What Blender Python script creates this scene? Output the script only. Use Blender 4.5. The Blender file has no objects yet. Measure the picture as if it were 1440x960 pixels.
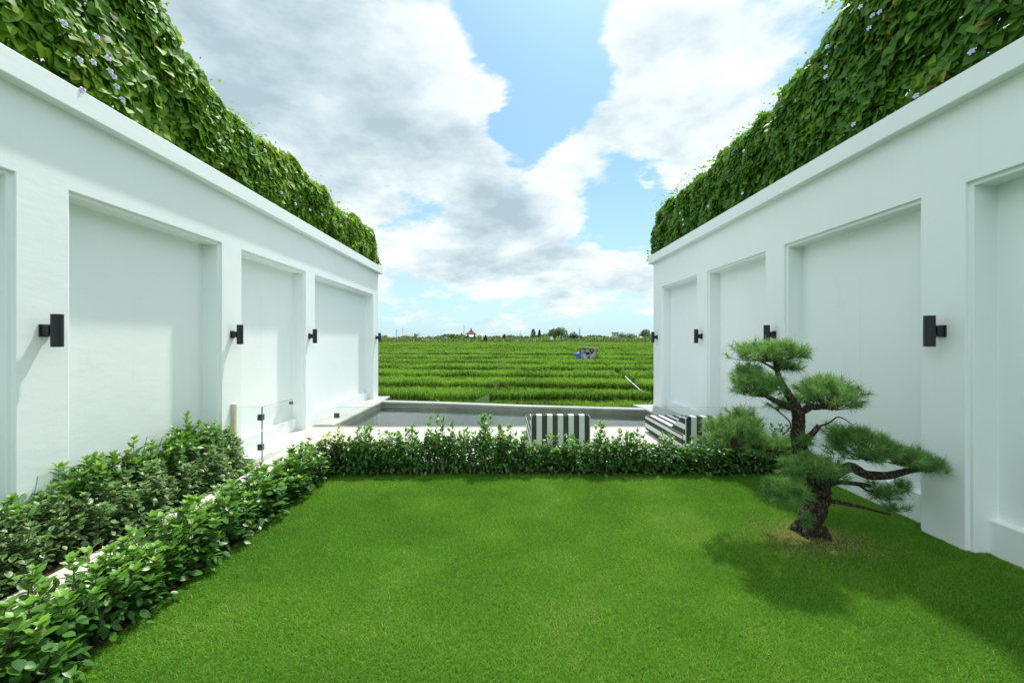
import bpy, math, random
import numpy as np
from mathutils import Vector

SC = bpy.context.scene
COL = SC.collection
PI = math.pi
R = math.radians

# ------------------------------------------------------------------ camera
F, CX, CY, EYE = 600.0, 712.0, 478.4, 1.56          # focal length in photo pixels, vanishing point, eye height
cam_d = bpy.data.cameras.new("camera")
cam = bpy.data.objects.new("camera", cam_d)
COL.objects.link(cam)
cam.location = (0, 0, EYE)
cam.rotation_euler = (PI / 2, 0, 0)
cam_d.sensor_width = 36
cam_d.lens = 36 * F / 1440
cam_d.shift_x = 8 / 1440
cam_d.shift_y = -1.6 / 1440
cam_d.clip_start = 0.05
cam_d.clip_end = 5000
SC.camera = cam

# ------------------------------------------------------------------ light, exposure
SUN_DIR = Vector((0.195, 0.50, 1.0)).normalized()
SUN_EL = math.asin(SUN_DIR.z)
SUN_AZ = math.atan2(SUN_DIR.x, SUN_DIR.y)
sd = bpy.data.lights.new("sun", "SUN")
sun = bpy.data.objects.new("sun", sd)
COL.objects.link(sun)
sd.energy = 3.4
sd.angle = R(1.8)
sd.color = (1.0, 0.955, 0.88)
sun.rotation_euler = (-SUN_DIR).to_track_quat('-Z', 'Y').to_euler()
SC.view_settings.view_transform = 'Standard'
SC.view_settings.look = 'None'
SC.view_settings.gamma = 1.0
SC.view_settings.exposure = 0.61
SC.view_settings.use_curve_mapping = False


class NT:
    """small helper for writing node trees"""
    def __init__(self, tree):
        self.t = tree
        self.n = tree.nodes
        self.l = tree.links

    def new(self, typ, **kw):
        n = self.n.new(typ)
        for k, v in kw.items():
            setattr(n, k, v)
        return n

    def put(self, sock, v):
        if v is None:
            return
        if hasattr(v, 'is_output'):
            self.l.new(v, sock)
        else:
            sock.default_value = v

    def math(self, op, a, b=None, c=None, clamp=False):
        n = self.new('ShaderNodeMath', operation=op, use_clamp=clamp)
        for i, v in enumerate((a, b, c)):
            self.put(n.inputs[i], v)
        return n.outputs[0]

    def vmath(self, op, a, b=None, out=0):
        n = self.new('ShaderNodeVectorMath', operation=op)
        self.put(n.inputs[0], a)
        if b is not None:
            if op == 'SCALE':
                self.put(n.inputs['Scale'], b)
            else:
                self.put(n.inputs[1], b)
        return n.outputs[out]

    def sep(self, v):
        n = self.new('ShaderNodeSeparateXYZ')
        self.put(n.inputs[0], v)
        return n.outputs

    def comb(self, x, y, z):
        n = self.new('ShaderNodeCombineXYZ')
        for i, v in enumerate((x, y, z)):
            self.put(n.inputs[i], v)
        return n.outputs[0]

    def noise(self, vec, scale, detail=4, rough=0.5, dist=0.0, col=False):
        n = self.new('ShaderNodeTexNoise')
        self.put(n.inputs['Vector'], vec)
        n.inputs['Scale'].default_value = scale
        n.inputs['Detail'].default_value = detail
        n.inputs['Roughness'].default_value = rough
        n.inputs['Distortion'].default_value = dist
        return n.outputs['Color' if col else 'Fac']

    def mr(self, v, a, b, c, d, mode='LINEAR', clamp=True):
        n = self.new('ShaderNodeMapRange', interpolation_type=mode)
        n.clamp = clamp
        for i, x in enumerate((v, a, b, c, d)):
            self.put(n.inputs[i], x)
        return n.outputs[0]

    def mix(self, f, a, b, mode='MIX'):
        n = self.new('ShaderNodeMix', data_type='RGBA', blend_type=mode)
        self.put(n.inputs[0], f)
        self.put(n.inputs[6], a)
        self.put(n.inputs[7], b)
        return n.outputs[2]

    def ramp(self, f, stops):
        n = self.new('ShaderNodeValToRGB')
        e = n.color_ramp.elements
        while len(e) < len(stops):
            e.new(0.5)
        for el, (p, c) in zip(e, stops):
            el.position = p
            el.color = (*c, 1)
        self.put(n.inputs[0], f)
        return n.outputs[0]


def rgba(c):
    return (c[0], c[1], c[2], 1.0)


# ------------------------------------------------------------------ sky: Nishita blue behind a field of cumulus
world = bpy.data.worlds.new("World")
SC.world = world
world.use_nodes = True
world.node_tree.nodes.clear()
w = NT(world.node_tree)
sky = w.new('ShaderNodeTexSky', sky_type='NISHITA', sun_disc=False)
sky.sun_elevation = SUN_EL
sky.sun_rotation = SUN_AZ
sky.air_density = 1.0
sky.dust_density = 1.6
sky.ozone_density = 1.2
d = w.vmath('NORMALIZE', w.new('ShaderNodeTexCoord').outputs['Generated'])
dx, dy, dz = w.sep(d)
yy = w.math('MAXIMUM', dy, 0.08)
front = w.mr(dy, 0.05, 0.25, 0.0, 1.0, 'SMOOTHSTEP')
u0 = w.math('DIVIDE', dx, yy)
v0 = w.math('DIVIDE', dz, yy)
# cloud layer coordinates: bases recede towards the horizon
den = w.math('ADD', w.math('MAXIMUM', dz, 0.0), 0.30)
cp = w.comb(w.math('DIVIDE', dx, den), w.math('DIVIDE', dy, den), w.math('MULTIPLY', dz, 1.6))
warp = w.vmath('SUBTRACT', w.noise(cp, 2.6, 5, 0.6, col=True), (0.5, 0.5, 0.5))
uv = w.vmath('ADD', w.comb(u0, v0, 0.0), w.vmath('SCALE', warp, 0.34))


def blob(px, py, rx, ry, soft=1.0):
    c = ((px - CX) / F, (CY - py) / F, 0)
    q = w.vmath('MULTIPLY', w.vmath('SUBTRACT', uv, c), (F / rx, F / ry, 0))
    ln = w.vmath('LENGTH', q, out=1)
    return w.mr(ln, 1.0 - 0.6 * soft, 1.0 + 0.6 * soft, 1.0, 0.0, 'SMOOTHSTEP')


def blobs(lst):
    acc = None
    for (px, py, rx, ry, amp) in lst:
        b = w.math('MULTIPLY', blob(px, py, rx, ry), amp)
        acc = b if acc is None else w.math('ADD', acc, b)
    return w.math('MULTIPLY', acc, front)


gaps = blobs([(760, 60, 95, 95, 0.75), (700, 55, 60, 40, 0.25), (750, 175, 34, 62, 0.60), (770, 130, 75, 60, 0.3),
              (872, 285, 62, 55, 0.55), (940, 265, 60, 30, 0.35), (585, 305, 62, 42, 0.40), (745, -260, 330, 200, 0.35)])
adds = blobs([(330, 90, 260, 190, 0.25), (600, 260, 130, 120, 0.22), (960, 110, 140, 120, 0.20), (760, 330, 110, 70, 0.22),
              (880, 395, 120, 40, 0.15), (560, 380, 90, 50, 0.15)])
n1 = w.noise(cp, 2.1, 12, 0.63)
n2 = w.noise(w.vmath('ADD', cp, (0.05, 0.05, 0.13)), 2.1, 9, 0.60)
dens = w.math('ADD', w.math('MULTIPLY', w.math('SUBTRACT', n1, 0.5), 1.9), 0.22)
dens = w.math('SUBTRACT', w.math('ADD', dens, adds), gaps)
# clouds thin out into pale haze near the horizon
low = w.mr(dz, 0.02, 0.20, 0.0, 1.0, 'SMOOTHSTEP')
dens = w.math('SUBTRACT', dens, w.math('MULTIPLY', w.math('SUBTRACT', 1.0, low), 0.34))
alpha = w.mr(dens, -0.10, 0.22, 0.0, 1.0, 'SMOOTHSTEP')
s1 = w.noise(cp, 1.7, 6, 0.52)
s2 = w.noise(w.vmath('ADD', cp, (0.07, 0.06, 0.16)), 1.7, 6, 0.52)
relief = w.math('ADD', w.math('MULTIPLY', w.math('SUBTRACT', s1, s2), 2.4), w.math('MULTIPLY', w.math('SUBTRACT', n1, n2), 2.3))
greys = blobs([(300, 30, 210, 130, 0.34), (480, 140, 150, 110, 0.26), (420, 250, 120, 60, 0.34), (560, 200, 90, 80, 0.20), (330, 110, 60, 60, 0.2),
               (700, 345, 110, 40, 0.22), (850, 205, 30, 30, 0.2), (870, 400, 60, 22, 0.25), (1000, 150, 70, 50, 0.22), (890, 130, 40, 50, 0.16), (960, 40, 60, 35, 0.16)])
thick = w.mr(dens, 0.15, 0.85, 0.0, 0.30)
shade = w.math('SUBTRACT', w.math('ADD', 0.83, relief), w.math('ADD', greys, thick), clamp=True)
ccol = w.ramp(shade, [(0.0, (0.47, 0.60, 0.67)), (0.4, (0.66, 0.79, 0.85)), (0.75, (0.86, 0.96, 0.99)), (1.0, (0.98, 1.05, 1.07))])
skyc = w.vmath('SCALE', sky.outputs[0], 0.10)
hz = w.mr(dz, 0.0, 0.42, 0.62, 0.22, 'SMOOTHSTEP')
skyc = w.vmath('MULTIPLY', skyc, (0.56, 0.90, 1.03))
skyc = w.mix(hz, skyc, (0.52, 0.70, 0.78, 1))
fin = w.mix(alpha, skyc, w.vmath('SCALE', ccol, w.mr(dy, -0.15, 0.55, 1.06, 0.675, 'SMOOTHSTEP')))  # unseen clouds behind and overhead brightened to add fill light
# the veil round the sun is brightest
sunward = w.math('MAXIMUM', w.vmath('DOT_PRODUCT', d, tuple(SUN_DIR), out=1), 0.0)
glow = w.math('MULTIPLY', w.math('POWER', sunward, 42.0), 1.4)
fin = w.vmath('ADD', fin, w.vmath('SCALE', (0.92, 1.0, 1.04), glow))
bg = w.new('ShaderNodeBackground')
w.put(bg.inputs[0], fin)
bg.inputs[1].default_value = 1.0
w.l.new(bg.outputs[0], w.new('ShaderNodeOutputWorld').inputs[0])


# ------------------------------------------------------------------ materials
def mat(name):
    m = bpy.data.materials.new(name)
    m.use_nodes = True
    m.node_tree.nodes.clear()
    t = NT(m.node_tree)
    out = t.new('ShaderNodeOutputMaterial')
    return m, t, out


def principled(t, col, rough=0.6, spec=0.4, metal=0.0, bump=None, bdist=0.01, bstr=0.4):
    b = t.new('ShaderNodeBsdfPrincipled')
    t.put(b.inputs['Base Color'], rgba(col) if isinstance(col, tuple) else col)
    t.put(b.inputs['Roughness'], rough)
    b.inputs['Specular IOR Level'].default_value = spec
    b.inputs['Metallic'].default_value = metal
    if bump is not None:
        bn = t.new('ShaderNodeBump')
        bn.inputs['Distance'].default_value = bdist
        bn.inputs['Strength'].default_value = bstr
        t.put(bn.inputs['Height'], bump)
        t.l.new(bn.outputs[0], b.inputs['Normal'])
    return b


def m_plain(name, col, rough=0.6, spec=0.4, metal=0.0, var=0.12, scale=8, bump=0.0):
    m, t, out = mat(name)
    p = t.new('ShaderNodeTexCoord').outputs['Object']
    n = t.noise(p, scale, 5, 0.6)
    c = t.mix(n, rgba([x * (1 - var) for x in col]), rgba([min(1, x * (1 + var)) for x in col]))
    b = principled(t, c, rough, spec, metal, t.noise(p, scale * 6, 4) if bump else None, bump or 0.01)
    t.l.new(b.outputs[0], out.inputs[0])
    return m


def m_leaf(name, stops, rough=0.38, spec=0.5, trans=0.3, edge=None, tmix=0.35):
    """foliage: colour from the per-leaf attribute, some light passes through"""
    m, t, out = mat(name)
    at = t.new('ShaderNodeAttribute', attribute_name='tint').outputs['Fac']
    c = t.ramp(at, stops)
    if edge:
        ed = t.new('ShaderNodeAttribute', attribute_name='edge').outputs['Fac']
        c = t.mix(t.math('MULTIPLY', ed, 0.75), c, rgba(edge))
    b = principled(t, c, rough, spec)
    if trans:
        tr = t.new('ShaderNodeBsdfTranslucent')
        t.put(tr.inputs[0], t.mix(tmix, c, (0.35, 0.62, 0.05, 1), 'MIX'))
        mx = t.new('ShaderNodeMixShader')
        mx.inputs[0].default_value = trans
        t.l.new(b.outputs[0], mx.inputs[1])
        t.l.new(tr.outputs[0], mx.inputs[2])
        t.l.new(mx.outputs[0], out.inputs[0])
    else:
        t.l.new(b.outputs[0], out.inputs[0])
    return m


def m_stucco(name, col):
    m, t, out = mat(name)
    p = t.new('ShaderNodeTexCoord').outputs['Object']
    n = t.noise(p, 0.9, 6, 0.62)
    fine = t.noise(p, 60, 5, 0.6)
    trowel = t.noise(t.vmath('MULTIPLY', p, (1, 1, 3.0)), 4.0, 5, 0.55)
    c = t.mix(t.mr(n, 0.3, 0.7, 0, 1), rgba([x * 0.965 for x in col]), rgba(col))
    # sparse damp stains
    st = t.noise(t.vmath('MULTIPLY', p, (1, 1.6, 0.55)), 1.7, 7, 0.65)
    st = t.mr(st, 0.63, 0.76, 0.0, 0.22)
    c = t.mix(st, c, (0.52, 0.50, 0.42, 1))
    # faint run marks and hairline wear
    run = t.noise(t.vmath('MULTIPLY', p, (1, 9, 0.35)), 1.6, 6, 0.6)
    c = t.mix(t.mr(run, 0.60, 0.74, 0.0, 0.10), c, (0.50, 0.50, 0.44, 1))
    h = t.math('ADD', t.math('MULTIPLY', fine, 0.25), t.math('ADD', trowel, t.math('MULTIPLY', t.noise(p, 1.3, 2), 2.5)))
    b = principled(t, c, 0.62, 0.25, 0, h, 0.006, 0.35)
    t.l.new(b.outputs[0], out.inputs[0])
    return m


def m_stone(name, c0, c1, joint=None, size=(0.6, 0.6), rough=0.6, off=(0, 0)):
    m, t, out = mat(name)
    p = t.new('ShaderNodeTexCoord').outputs['Object']
    n = t.noise(p, 2.2, 7, 0.65)
    f = t.noise(p, 34, 4, 0.6)
    c = t.mix(t.mr(t.math('ADD', t.math('MULTIPLY', n, 0.7), t.math('MULTIPLY', f, 0.3)), 0.35, 0.65, 0, 1), rgba(c0), rgba(c1))
    h = f
    if joint:
        x, y, z = t.sep(p)
        def line(v, s, o):
            q = t.math('FRACT', t.math('DIVIDE', t.math('ADD', v, o), s))
            q = t.math('ABSOLUTE', t.math('SUBTRACT', q, 0.5))
            return t.mr(q, 0.5 - 0.004 / s, 0.5 - 0.0025 / s, 0, 1)
        j = t.math('MAXIMUM', line(x, size[0], off[0]), line(y, size[1], off[1]))
        c = t.mix(j, c, rgba(joint))
        h = t.math('SUBTRACT', f, t.math('MULTIPLY', j, 2.0))
    b = principled(t, c, rough, 0.35, 0, h, 0.003, 0.4)
    t.l.new(b.outputs[0], out.inputs[0])
    return m


def m_glass(name, tint, refl=1.0, rough=0.0, ior=1.45, bump=None):
    """clear sheet: Fresnel reflection over tinted see-through"""
    m, t, out = mat(name)
    g = t.new('ShaderNodeBsdfGlossy')
    g.inputs['Roughness'].default_value = rough
    tr = t.new('ShaderNodeBsdfTransparent')
    tr.inputs[0].default_value = rgba(tint)
    lw = t.new('ShaderNodeLayerWeight')
    lw.inputs[0].default_value = 0.5
    if bump:
        bn = t.new('ShaderNodeBump')
        bn.inputs['Distance'].default_value = bump[1]
        bn.inputs['Strength'].default_value = 0.5
        p = t.new('ShaderNodeTexCoord').outputs['Object']
        t.put(bn.inputs['Height'], t.noise(p, bump[0], 3, 0.5))
        t.l.new(bn.outputs[0], g.inputs['Normal'])
    f0 = ((ior - 1) / (ior + 1)) ** 2
    fr = t.math('ADD', t.math('MULTIPLY', t.math('POWER', lw.outputs['Facing'], 5.0), 1 - f0), f0)
    mx = t.new('ShaderNodeMixShader')
    t.put(mx.inputs[0], t.math('MULTIPLY', fr, refl, clamp=True))
    t.l.new(tr.outputs[0], mx.inputs[1])
    t.l.new(g.outputs[0], mx.inputs[2])
    t.l.new(mx.outputs[0], out.inputs[0])
    return m


M = {}
M['stucco'] = m_stucco('white_stucco', (0.79, 0.845, 0.845))
M['deck'] = m_stone('cream_stone', (0.50, 0.48, 0.42), (0.58, 0.56, 0.50), (0.36, 0.34, 0.29), (0.8, 0.8), off=(0.3, 0.1))
M['coping'] = m_stone('coping_stone', (0.30, 0.31, 0.29), (0.44, 0.45, 0.42), (0.3, 0.3, 0.28), (0.9, 50), off=(0.2, 20))
M['basin'] = m_stone('basin_stone', (0.10, 0.105, 0.085), (0.20, 0.20, 0.165))
M['poolfloor'] = m_stone('pool_floor_stone', (0.66, 0.76, 0.77), (0.74, 0.83, 0.83), (0.58, 0.66, 0.67), (0.3, 0.3))
M['soil'] = m_plain('dark_soil', (0.050, 0.034, 0.022), 0.95, 0.1, var=0.5, scale=14, bump=0.02)


def m_lawn_base():
    m, t, out = mat('lawn_soil')
    p = t.new('ShaderNodeTexCoord').outputs['Object']
    c = t.mix(t.noise(p, 5, 5, 0.6), (0.042, 0.095, 0.012, 1), (0.075, 0.160, 0.018, 1))
    q = t.vmath('MULTIPLY', t.vmath('SUBTRACT', p, (2.395, 3.30, 0)), (2.6, 3.4, 0))
    ring = t.math('ADD', t.vmath('LENGTH', q, out=1), t.math('MULTIPLY', t.math('SUBTRACT', t.noise(p, 9, 4, 0.6), 0.5), 0.9))
    c = t.mix(t.mr(ring, 0.6, 1.15, 1, 0), c, (0.115, 0.085, 0.040, 1))
    b = principled(t, c, 0.95, 0.1, 0, t.noise(p, 40, 4), 0.01, 0.4)
    t.l.new(b.outputs[0], out.inputs[0])
    return m


M['lawn_base'] = m_lawn_base()
M['black_metal'] = m_plain('black_powder_coat', (0.010, 0.014, 0.015), 0.36, 0.45, var=0.1)
M['lens'] = m_plain('frosted_lens', (0.5, 0.5, 0.48), 0.3, 0.5)
M['steel'] = m_plain('brushed_steel', (0.30, 0.31, 0.29), 0.32, 0.5, 0.9, var=0.08, scale=30)
M['chrome'] = m_plain('dark_steel', (0.16, 0.17, 0.15), 0.3, 0.5, 0.8)
M['beige'] = m_plain('beige_paint', (0.60, 0.50, 0.36), 0.6, 0.3)
M['glass'] = m_glass('fence_glass', (0.965, 0.987, 0.980), 0.8)
M['glass_edge'] = m_glass('glass_edge', (0.58, 0.76, 0.69), 1.0)
M['water'] = m_glass('pool_water', (0.92, 0.97, 0.98), 1.0, 0.02, 1.36, (5.0, 0.004))
M['bark'] = m_plain('pine_bark', (0.085, 0.062, 0.043), 0.95, 0.1, var=0.6, scale=26, bump=0.03)


def m_bark():
    m, t, out = mat('flaky_pine_bark')
    p = t.new('ShaderNodeTexCoord').outputs['Object']
    q = t.vmath('ADD', t.vmath('MULTIPLY', p, (1, 1, 0.55)), t.vmath('SCALE', t.noise(p, 12, 3, 0.6, col=True), 0.05))
    v = t.new('ShaderNodeTexVoronoi', feature='DISTANCE_TO_EDGE')
    t.put(v.inputs['Vector'], q)
    v.inputs['Scale'].default_value = 34
    plate = t.mr(v.outputs['Distance'], 0.02, 0.22, 0, 1)
    c = t.mix(plate, (0.036, 0.029, 0.022, 1), t.ramp(t.noise(p, 22, 5, 0.65), [(0.3, (0.065, 0.052, 0.038)), (0.7, (0.16, 0.125, 0.09))]))
    b = principled(t, c, 0.95, 0.1, 0, t.math('ADD', plate, t.noise(p, 90, 4)), 0.02, 0.9)
    t.l.new(b.outputs[0], out.inputs[0])
    return m


M['bark'] = m_bark()
M['twig'] = m_plain('twig_bark', (0.11, 0.085, 0.05), 0.9, 0.15, var=0.3)
M['needle'] = m_leaf('pine_needles', [(0, (0.050, 0.150, 0.048)), (0.5, (0.135, 0.305, 0.085)), (0.93, (0.27, 0.45, 0.13)), (1, (0.20, 0.16, 0.05))], 0.5, 0.3, 0.30)
M['grass'] = m_leaf('lawn_grass', [(0, (0.045, 0.160, 0.008)), (0.45, (0.098, 0.280, 0.014)), (0.85, (0.19, 0.40, 0.035)), (1, (0.36, 0.36, 0.12))], 0.55, 0.25, 0.38)
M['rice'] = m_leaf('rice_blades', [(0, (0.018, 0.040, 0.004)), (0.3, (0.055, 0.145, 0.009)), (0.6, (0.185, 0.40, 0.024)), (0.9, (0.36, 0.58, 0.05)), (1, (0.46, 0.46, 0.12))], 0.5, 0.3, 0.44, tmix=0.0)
M['shrub'] = m_leaf('shrub_leaves', [(0, (0.028, 0.090, 0.018)), (0.4, (0.066, 0.190, 0.025)), (0.75, (0.145, 0.33, 0.030)), (0.93, (0.24, 0.38, 0.03)), (0.97, (0.40, 0.36, 0.03)), (1, (0.36, 0.22, 0.03))], 0.38, 0.42, 0.25)
M['shrub_yellow'] = m_leaf('yellow_tipped_leaves', [(0, (0.020, 0.060, 0.012)), (0.45, (0.045, 0.12, 0.016)), (0.7, (0.12, 0.22, 0.02)), (0.85, (0.36, 0.40, 0.03)), (1, (0.55, 0.50, 0.05))], 0.35, 0.5, 0.25)
M['variegated'] = m_leaf('variegated_leaves', [(0, (0.028, 0.085, 0.022)), (0.5, (0.065, 0.165, 0.035)), (0.9, (0.14, 0.27, 0.05)), (1, (0.26, 0.30, 0.10))], 0.4, 0.45, 0.25, edge=(0.25, 0.37, 0.16))
M['vine'] = m_leaf('vine_leaves', [(0, (0.022, 0.080, 0.012)), (0.45, (0.085, 0.225, 0.020)), (0.8, (0.21, 0.39, 0.028)), (0.955, (0.34, 0.48, 0.035)), (0.975, (0.42, 0.34, 0.04)), (1, (0.33, 0.20, 0.05))], 0.5, 0.28, 0.42)
M['petal'] = m_plain('lavender_petal', (0.60, 0.60, 0.82), 0.6, 0.2)
M['terrain'] = m_plain('field_soil', (0.040, 0.048, 0.018), 0.95, 0.1, var=0.5, scale=0.8, bump=0.03)


def m_stripes():
    m, t, out = mat('striped_canvas')
    tc = t.new('ShaderNodeTexCoord')
    x, y, z = t.sep(tc.outputs['Object'])
    nx, ny, nz = t.sep(tc.outputs['Normal'])
    side = t.math('GREATER_THAN', t.math('ABSOLUTE', nx), 0.75)
    pos = t.math('ADD', t.math('MULTIPLY', x, t.math('SUBTRACT', 1.0, side)), t.math('MULTIPLY', t.math('ADD', z, 0.028), side))
    ph = t.math('FRACT', t.math('DIVIDE', t.math('ADD', pos, 0.385 + 1.4), 0.14))
    s = t.mr(t.math('ABSOLUTE', t.math('SUBTRACT', ph, 0.25)), 0.245, 0.255, 0, 1)
    wv = t.noise(tc.outputs['Object'], 240, 2)
    white = t.mix(wv, (0.62, 0.63, 0.60, 1), (0.74, 0.75, 0.72, 1))
    dark = t.mix(wv, (0.035, 0.042, 0.042, 1), (0.055, 0.062, 0.062, 1))
    c = t.mix(s, dark, white)
    b = principled(t, c, 0.85, 0.2, 0, t.noise(tc.outputs['Object'], 7, 3), 0.01, 0.3)
    t.l.new(b.outputs[0], out.inputs[0])
    return m


M['stripes'] = m_stripes()


# ------------------------------------------------------------------ mesh helpers
def link(o, parent=None):
    COL.objects.link(o)
    if parent is not None:
        o.parent = parent
    return o


def fast_mesh(name, V, Fc, m, parent=None, tint=None, edge=None, smooth=False):
    """V (n,3); Fc (m,k) or list of such arrays; tint per vertex"""
    V = np.asarray(V, dtype=np.float32)
    if not isinstance(Fc, list):
        Fc = [Fc]
    me = bpy.data.meshes.new(name)
    me.vertices.add(len(V))
    me.vertices.foreach_set('co', V.ravel())
    loops = np.concatenate([f.ravel() for f in Fc]).astype(np.int32)
    cnt = np.concatenate([np.full(len(f), f.shape[1], np.int32) for f in Fc])
    starts = np.concatenate([[0], np.cumsum(cnt)[:-1]]).astype(np.int32)
    me.loops.add(len(loops))
    me.loops.foreach_set('vertex_index', loops)
    me.polygons.add(len(cnt))
    me.polygons.foreach_set('loop_start', starts)
    if smooth:
        me.polygons.foreach_set('use_smooth', np.ones(len(cnt), dtype=bool))
    me.update(calc_edges=True)
    me.validate()
    for nm, a in (('tint', tint), ('edge', edge)):
        if a is not None:
            at = me.attributes.new(nm, 'FLOAT', 'POINT')
            at.data.foreach_set('value', np.asarray(a, dtype=np.float32))
    if m is not None:
        me.materials.append(m)
    o = bpy.data.objects.new(name, me)
    return link(o, parent)


class MB:
    """collects boxes, tubes and polygons and builds them as one mesh"""
    def __init__(self):
        self.v = []
        self.f = []

    def add(self, vs, fs):
        n = len(self.v)
        self.v += [tuple(p) for p in vs]
        self.f += [tuple(i + n for i in f) for f in fs]
        return self

    def box(self, x0, x1, y0, y1, z0, z1):
        vs = [(x0, y0, z0), (x1, y0, z0), (x1, y1, z0), (x0, y1, z0), (x0, y0, z1), (x1, y0, z1), (x1, y1, z1), (x0, y1, z1)]
        return self.add(vs, [(0, 3, 2, 1), (4, 5, 6, 7), (0, 1, 5, 4), (1, 2, 6, 5), (2, 3, 7, 6), (3, 0, 4, 7)])

    def prism(self, poly, z0, z1):
        n = len(poly)
        vs = [(x, y, z0) for x, y in poly] + [(x, y, z1) for x, y in poly]
        return self.add(vs, [tuple(range(n))[::-1], tuple(range(n, 2 * n))] + [(i, (i + 1) % n, n + (i + 1) % n, n + i) for i in range(n)])

    def tube(self, pts, rad, seg=8, jit=0.0, rnd=None, cap=True):
        pts = [Vector(p) for p in pts]
        if not hasattr(rad, '__len__'):
            rad = [rad] * len(pts)
        n = len(pts)
        base = len(self.v)
        ref = Vector((0.31, 0.17, 0.93))
        for i, p in enumerate(pts):
            t = (pts[min(i + 1, n - 1)] - pts[max(i - 1, 0)]).normalized()
            a = t.cross(ref)
            if a.length < 0.1:
                a = t.cross(Vector((1, 0, 0)))
            a.normalize()
            b = t.cross(a)
            for k in range(seg):
                an = 2 * PI * k / seg
                r = rad[i] * (1 + (rnd.uniform(-jit, jit) if rnd else 0))
                self.v.append(tuple(p + a * (r * math.cos(an)) + b * (r * math.sin(an))))
        for i in range(n - 1):
            for k in range(seg):
                k2 = (k + 1) % seg
                self.f.append((base + i * seg + k, base + i * seg + k2, base + (i + 1) * seg + k2, base + (i + 1) * seg + k))
        if cap:
            self.f.append(tuple(base + k for k in range(seg))[::-1])
            self.f.append(tuple(base + (n - 1) * seg + k for k in range(seg)))
        return self

    def build(self, name, m, parent=None, smooth=False, bevel=0.0, tint=None, segs=2):
        me = bpy.data.meshes.new(name)
        me.from_pydata(self.v, [], self.f)
        me.update()
        if smooth:
            for p in me.polygons:
                p.use_smooth = True
        if tint is not None:
            at = me.attributes.new('tint', 'FLOAT', 'POINT')
            at.data.foreach_set('value', np.full(len(me.vertices), tint, np.float32))
        me.materials.append(m)
        o = bpy.data.objects.new(name, me)
        link(o, parent)
        if bevel:
            b = o.modifiers.new('bevel', 'BEVEL')
            b.width = bevel
            b.segments = segs
            b.limit_method = 'ANGLE'
            b.angle_limit = R(35)
        return o


def tag(o, label, cat, group=None, kind=None):
    if label:
        o['label'] = label
    if cat:
        o['category'] = cat
    if group:
        o['group'] = group
    if kind:
        o['kind'] = kind
    return o


def structure(o):
    o['kind'] = 'structure'
    return o


def empty(name, loc, rz=0.0):
    o = bpy.data.objects.new(name, None)
    o.empty_display_size = 0.1
    o.location = loc
    o.rotation_euler = (0, 0, rz)
    return link(o)


def copy_tree(o, parent=None):
    c = o.copy()
    COL.objects.link(c)
    if parent is not None:
        c.parent = parent
    for ch in list(o.children):
        copy_tree(ch, c)
    return c


def at(px, py, Y):
    """point that the photo shows at pixel (px, py) when it stands Y metres away"""
    return Vector(((px - CX) * Y / F, Y, EYE - (py - CY) * Y / F))


RG = np.random.default_rng(7)


def vnoise(x, y, s, seed):
    """smooth value noise in 0..1"""
    g = np.random.default_rng(seed).random((64, 64))
    a = np.asarray(x) / s + 1000.3
    b = np.asarray(y) / s + 1000.7
    i = np.floor(a).astype(int)
    j = np.floor(b).astype(int)
    fa = a - i
    fb = b - j
    fa = fa * fa * (3 - 2 * fa)
    fb = fb * fb * (3 - 2 * fb)
    G = lambda p, q: g[p % 64, q % 64]
    return (G(i, j) * (1 - fa) + G(i + 1, j) * fa) * (1 - fb) + (G(i, j + 1) * (1 - fa) + G(i + 1, j + 1) * fa) * fb


def norm(a):
    return a / np.maximum(np.linalg.norm(a, axis=-1, keepdims=True), 1e-9)


def frames(fwd, up):
    """rotation matrices whose local +Y follows fwd and local +Z leans to up"""
    f = norm(fwd)
    x = norm(np.cross(f, up))
    z = np.cross(x, f)
    return np.stack([x, f, z], axis=-1)


def scatter(T, TF, P, Rm, S):
    """copies of a template (T verts, TF faces) at points P, rotations Rm, scales S (n,) or (n,3)"""
    n = len(P)
    S = np.asarray(S)
    if S.ndim == 1:
        S = np.repeat(S[:, None], 3, 1)
    V = np.einsum('nij,nkj->nki', Rm, T[None] * S[:, None, :]) + P[:, None, :]
    Fc = TF[None] + (np.arange(n) * len(T))[:, None, None]
    return V.reshape(-1, 3), Fc.reshape(-1, TF.shape[1])


def leaf_template(width=0.42, segs=4, droop=0.18, fold=0.12, heart=False):
    """leaf of length 1 along +Y, folded along the midrib, tip drooping"""
    V, edge = [], []
    for i in range(segs + 1):
        t = i / segs
        if heart:
            wv = [0.30, 0.50, 0.40, 0.20, 0.0][i] if segs == 4 else 0.5 * math.sin(PI * t)
            y = [-0.10, 0.18, 0.48, 0.78, 1.0][i] if segs == 4 else t
            wv *= 1.0
            z = -droop * t * t
            mid = 0.06 if i == 0 else y
        else:
            wv = width * math.sin(PI * min(1, t ** 0.85)) ** 0.8 * 0.5 if 0 < t < 1 else 0.0
            y = t
            z = -droop * t * t
            mid = y
        V += [(-wv, y, z + fold * wv), (0, mid, z - fold * 0.3 * wv), (wv, y, z + fold * wv)]
        edge += [1, 0, 1]
    Fq = []
    for i in range(segs):
        a = i * 3
        Fq += [(a, a + 1, a + 4, a + 3), (a + 1, a + 2, a + 5, a + 4)]
    return np.array(V, float), np.array(Fq), np.array(edge, float)


LEAF = leaf_template(0.52)
LEAF_WIDE = leaf_template(0.66, 4, 0.12, 0.18)
LEAF_HEART = leaf_template(heart=True, droop=0.16, fold=0.10)


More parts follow.
